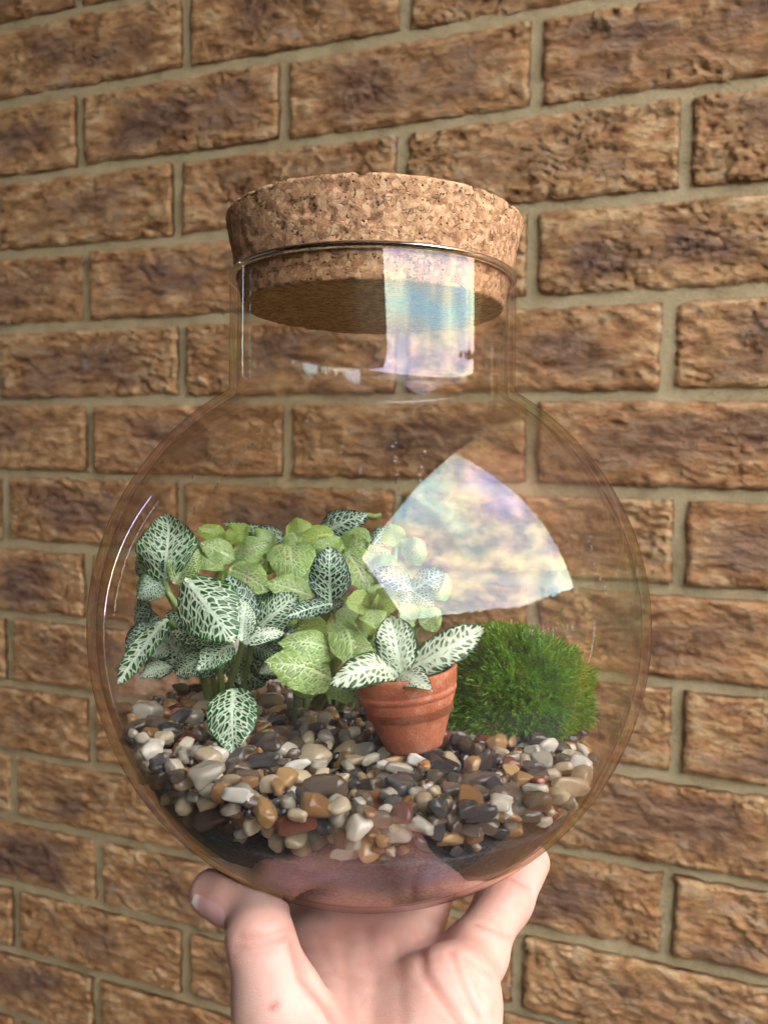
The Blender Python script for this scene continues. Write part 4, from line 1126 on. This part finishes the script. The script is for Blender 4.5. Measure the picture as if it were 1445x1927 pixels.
FF_[0] = FF_[-1] = 1; FF_[:, 0] = FF_[:, -1] = 1; FF_[:, :, 0] = FF_[:, :, -1] = 1
V, F = surface_nets(FF_, lo, h_)
print('hand verts', len(V), 'grid', FF_.shape, 'gaps mm', [round((np.linalg.norm(p) - GR) * 1000 - r * 1000, 1) for p, r in TH + LF])
def mat_skin():
    m = NT('skin'); g = m.coord('Object')
    a = m.noise(g, 70, 4, .6); b = m.noise(g, 260, 4, .6)
    c = m.ramp(m.math('ADD', m.math('MULTIPLY', a, .75), m.math('MULTIPLY', b, .25)), [(.28, (.60, .285, .21)), (.47, (.65, .36, .27)), (.66, (.68, .42, .32))])
    uv = m.n('UVMap'); uv.uv_map = 'flush'; sp = m.n('SeparateXYZ'); m.l(uv.outputs[0], sp.inputs[0])
    c = m.mix(sp.outputs[0], c, (.60, .19, .13))
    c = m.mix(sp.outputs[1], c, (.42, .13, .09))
    lines = m.voro(m.mapping(g, (1500, 900, 1500)), 1.0, 'DISTANCE_TO_EDGE')
    hh = m.math('ADD', m.math('MULTIPLY', m.smooth(lines, 0, .12), .5), m.noise(g, 420, 4, .6))
    p = m.pbsdf(c, .48, m.bump(hh, .22, .0005), Subsurface_Weight=.22, Subsurface_Scale=1.0)
    p.inputs['Subsurface Radius'].default_value = (.0038, .0014, .0008); p.inputs['Specular IOR Level'].default_value = .35
    return m.done(p.outputs[0])
def flush():
    f = np.zeros(len(V)); c = np.zeros(len(V))
    for p, r in ((TH[-1][0], .011), (LF[-1][0], .008), (KJ(960, 1660, .262), .007), (KJ(885, 1800, .243), .009), (KJ(690, 1750, .250), .014), (KJ(535, 1760, .218), .006), (KJ(600, 1760, .24), .010)):
        f = np.maximum(f, .33 * np.exp(-(np.linalg.norm(V - p, axis=1) / r) ** 2))
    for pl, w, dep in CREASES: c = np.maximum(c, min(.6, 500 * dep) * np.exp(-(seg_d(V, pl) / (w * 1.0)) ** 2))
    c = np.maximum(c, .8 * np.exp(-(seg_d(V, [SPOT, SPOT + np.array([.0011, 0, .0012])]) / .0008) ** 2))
    return np.stack([f, c], 1)
hroot = empty('hand', J(*V.mean(0)), JROT)
tag(hroot, 'bare pale left hand holding the jar up from below, thumb at the left', 'hand')
V0 = V.mean(0)
obj('skin', mesh('skin', V - V0, F, mat_skin(), True, {'flush': flush()}), hroot)
# thumb nail: a curved plate let into the lower outer side of the thumb tip
def nail():
    tip, base = KJ(360, 1692, .2345), KJ(434, 1724, .2275)
    a = nz(base - tip); L = np.linalg.norm(base - tip)
    axis_pt = lambda t: TH[-1][0] * (1 - t) + TH[-2][0] * t
    out = nz(np.array(KJ(385, 1722, .2375)) - TH[-1][0]); out = nz(out - a * (out @ a)); s = np.cross(a, out)
    NU, NV = 16, 12; W2 = .0052
    tt, vv = np.meshgrid(np.linspace(0, 1, NU), np.linspace(-1, 1, NV), indexing='ij')
    w = W2 * np.where(tt < .2, np.sqrt(np.clip(1 - ((.2 - tt) / .22) ** 2, 0, 1)) * .35 + .65, 1) * np.where(tt > .72, np.sqrt(np.clip(1 - ((tt - .72) / .30) ** 2, 0, 1)), 1)
    th = vv * w / .0062
    P = []
    for i in range(NU):
        for j in range(NV):
            t = tt[i, j]; c = tip + a * t * L - out * .0058
            r = .0064 + .0002 * math.sin(t * 3)
            P.append(c + r * (out * math.cos(th[i, j]) + s * math.sin(th[i, j])))
    P = np.array(P)
    # settle the plate on the skin
    for _ in range(5):
        d = hand_sdf(P); e = 2e-4
        G = np.stack([hand_sdf(P + np.eye(3)[k] * e) - d for k in range(3)], 1) / e
        P = P - (d - .00022)[:, None] * G / np.maximum((G ** 2).sum(1), .2)[:, None]
    return P, grid_faces(NU, NV)
mn = NT('nail'); uvn = mn.n('UVMap'); uvn.uv_map = 'n'; spn = mn.n('SeparateXYZ'); mn.l(uvn.outputs[0], spn.inputs[0])
mn.done(mn.pbsdf(mn.ramp(spn.outputs[0], [(.0, (.80, .66, .56)), (.10, (.80, .64, .54)), (.2, (.76, .42, .36)), (.8, (.74, .38, .33)), (1.0, (.80, .52, .46))]), .28).outputs[0])
P, F = nail()
tu = np.repeat(np.linspace(0, 1, 16), 12)
obj('fingernail', mesh('fingernail', P - V0, F, mn.m, True, {'n': np.stack([tu, tu], 1)}), hroot)
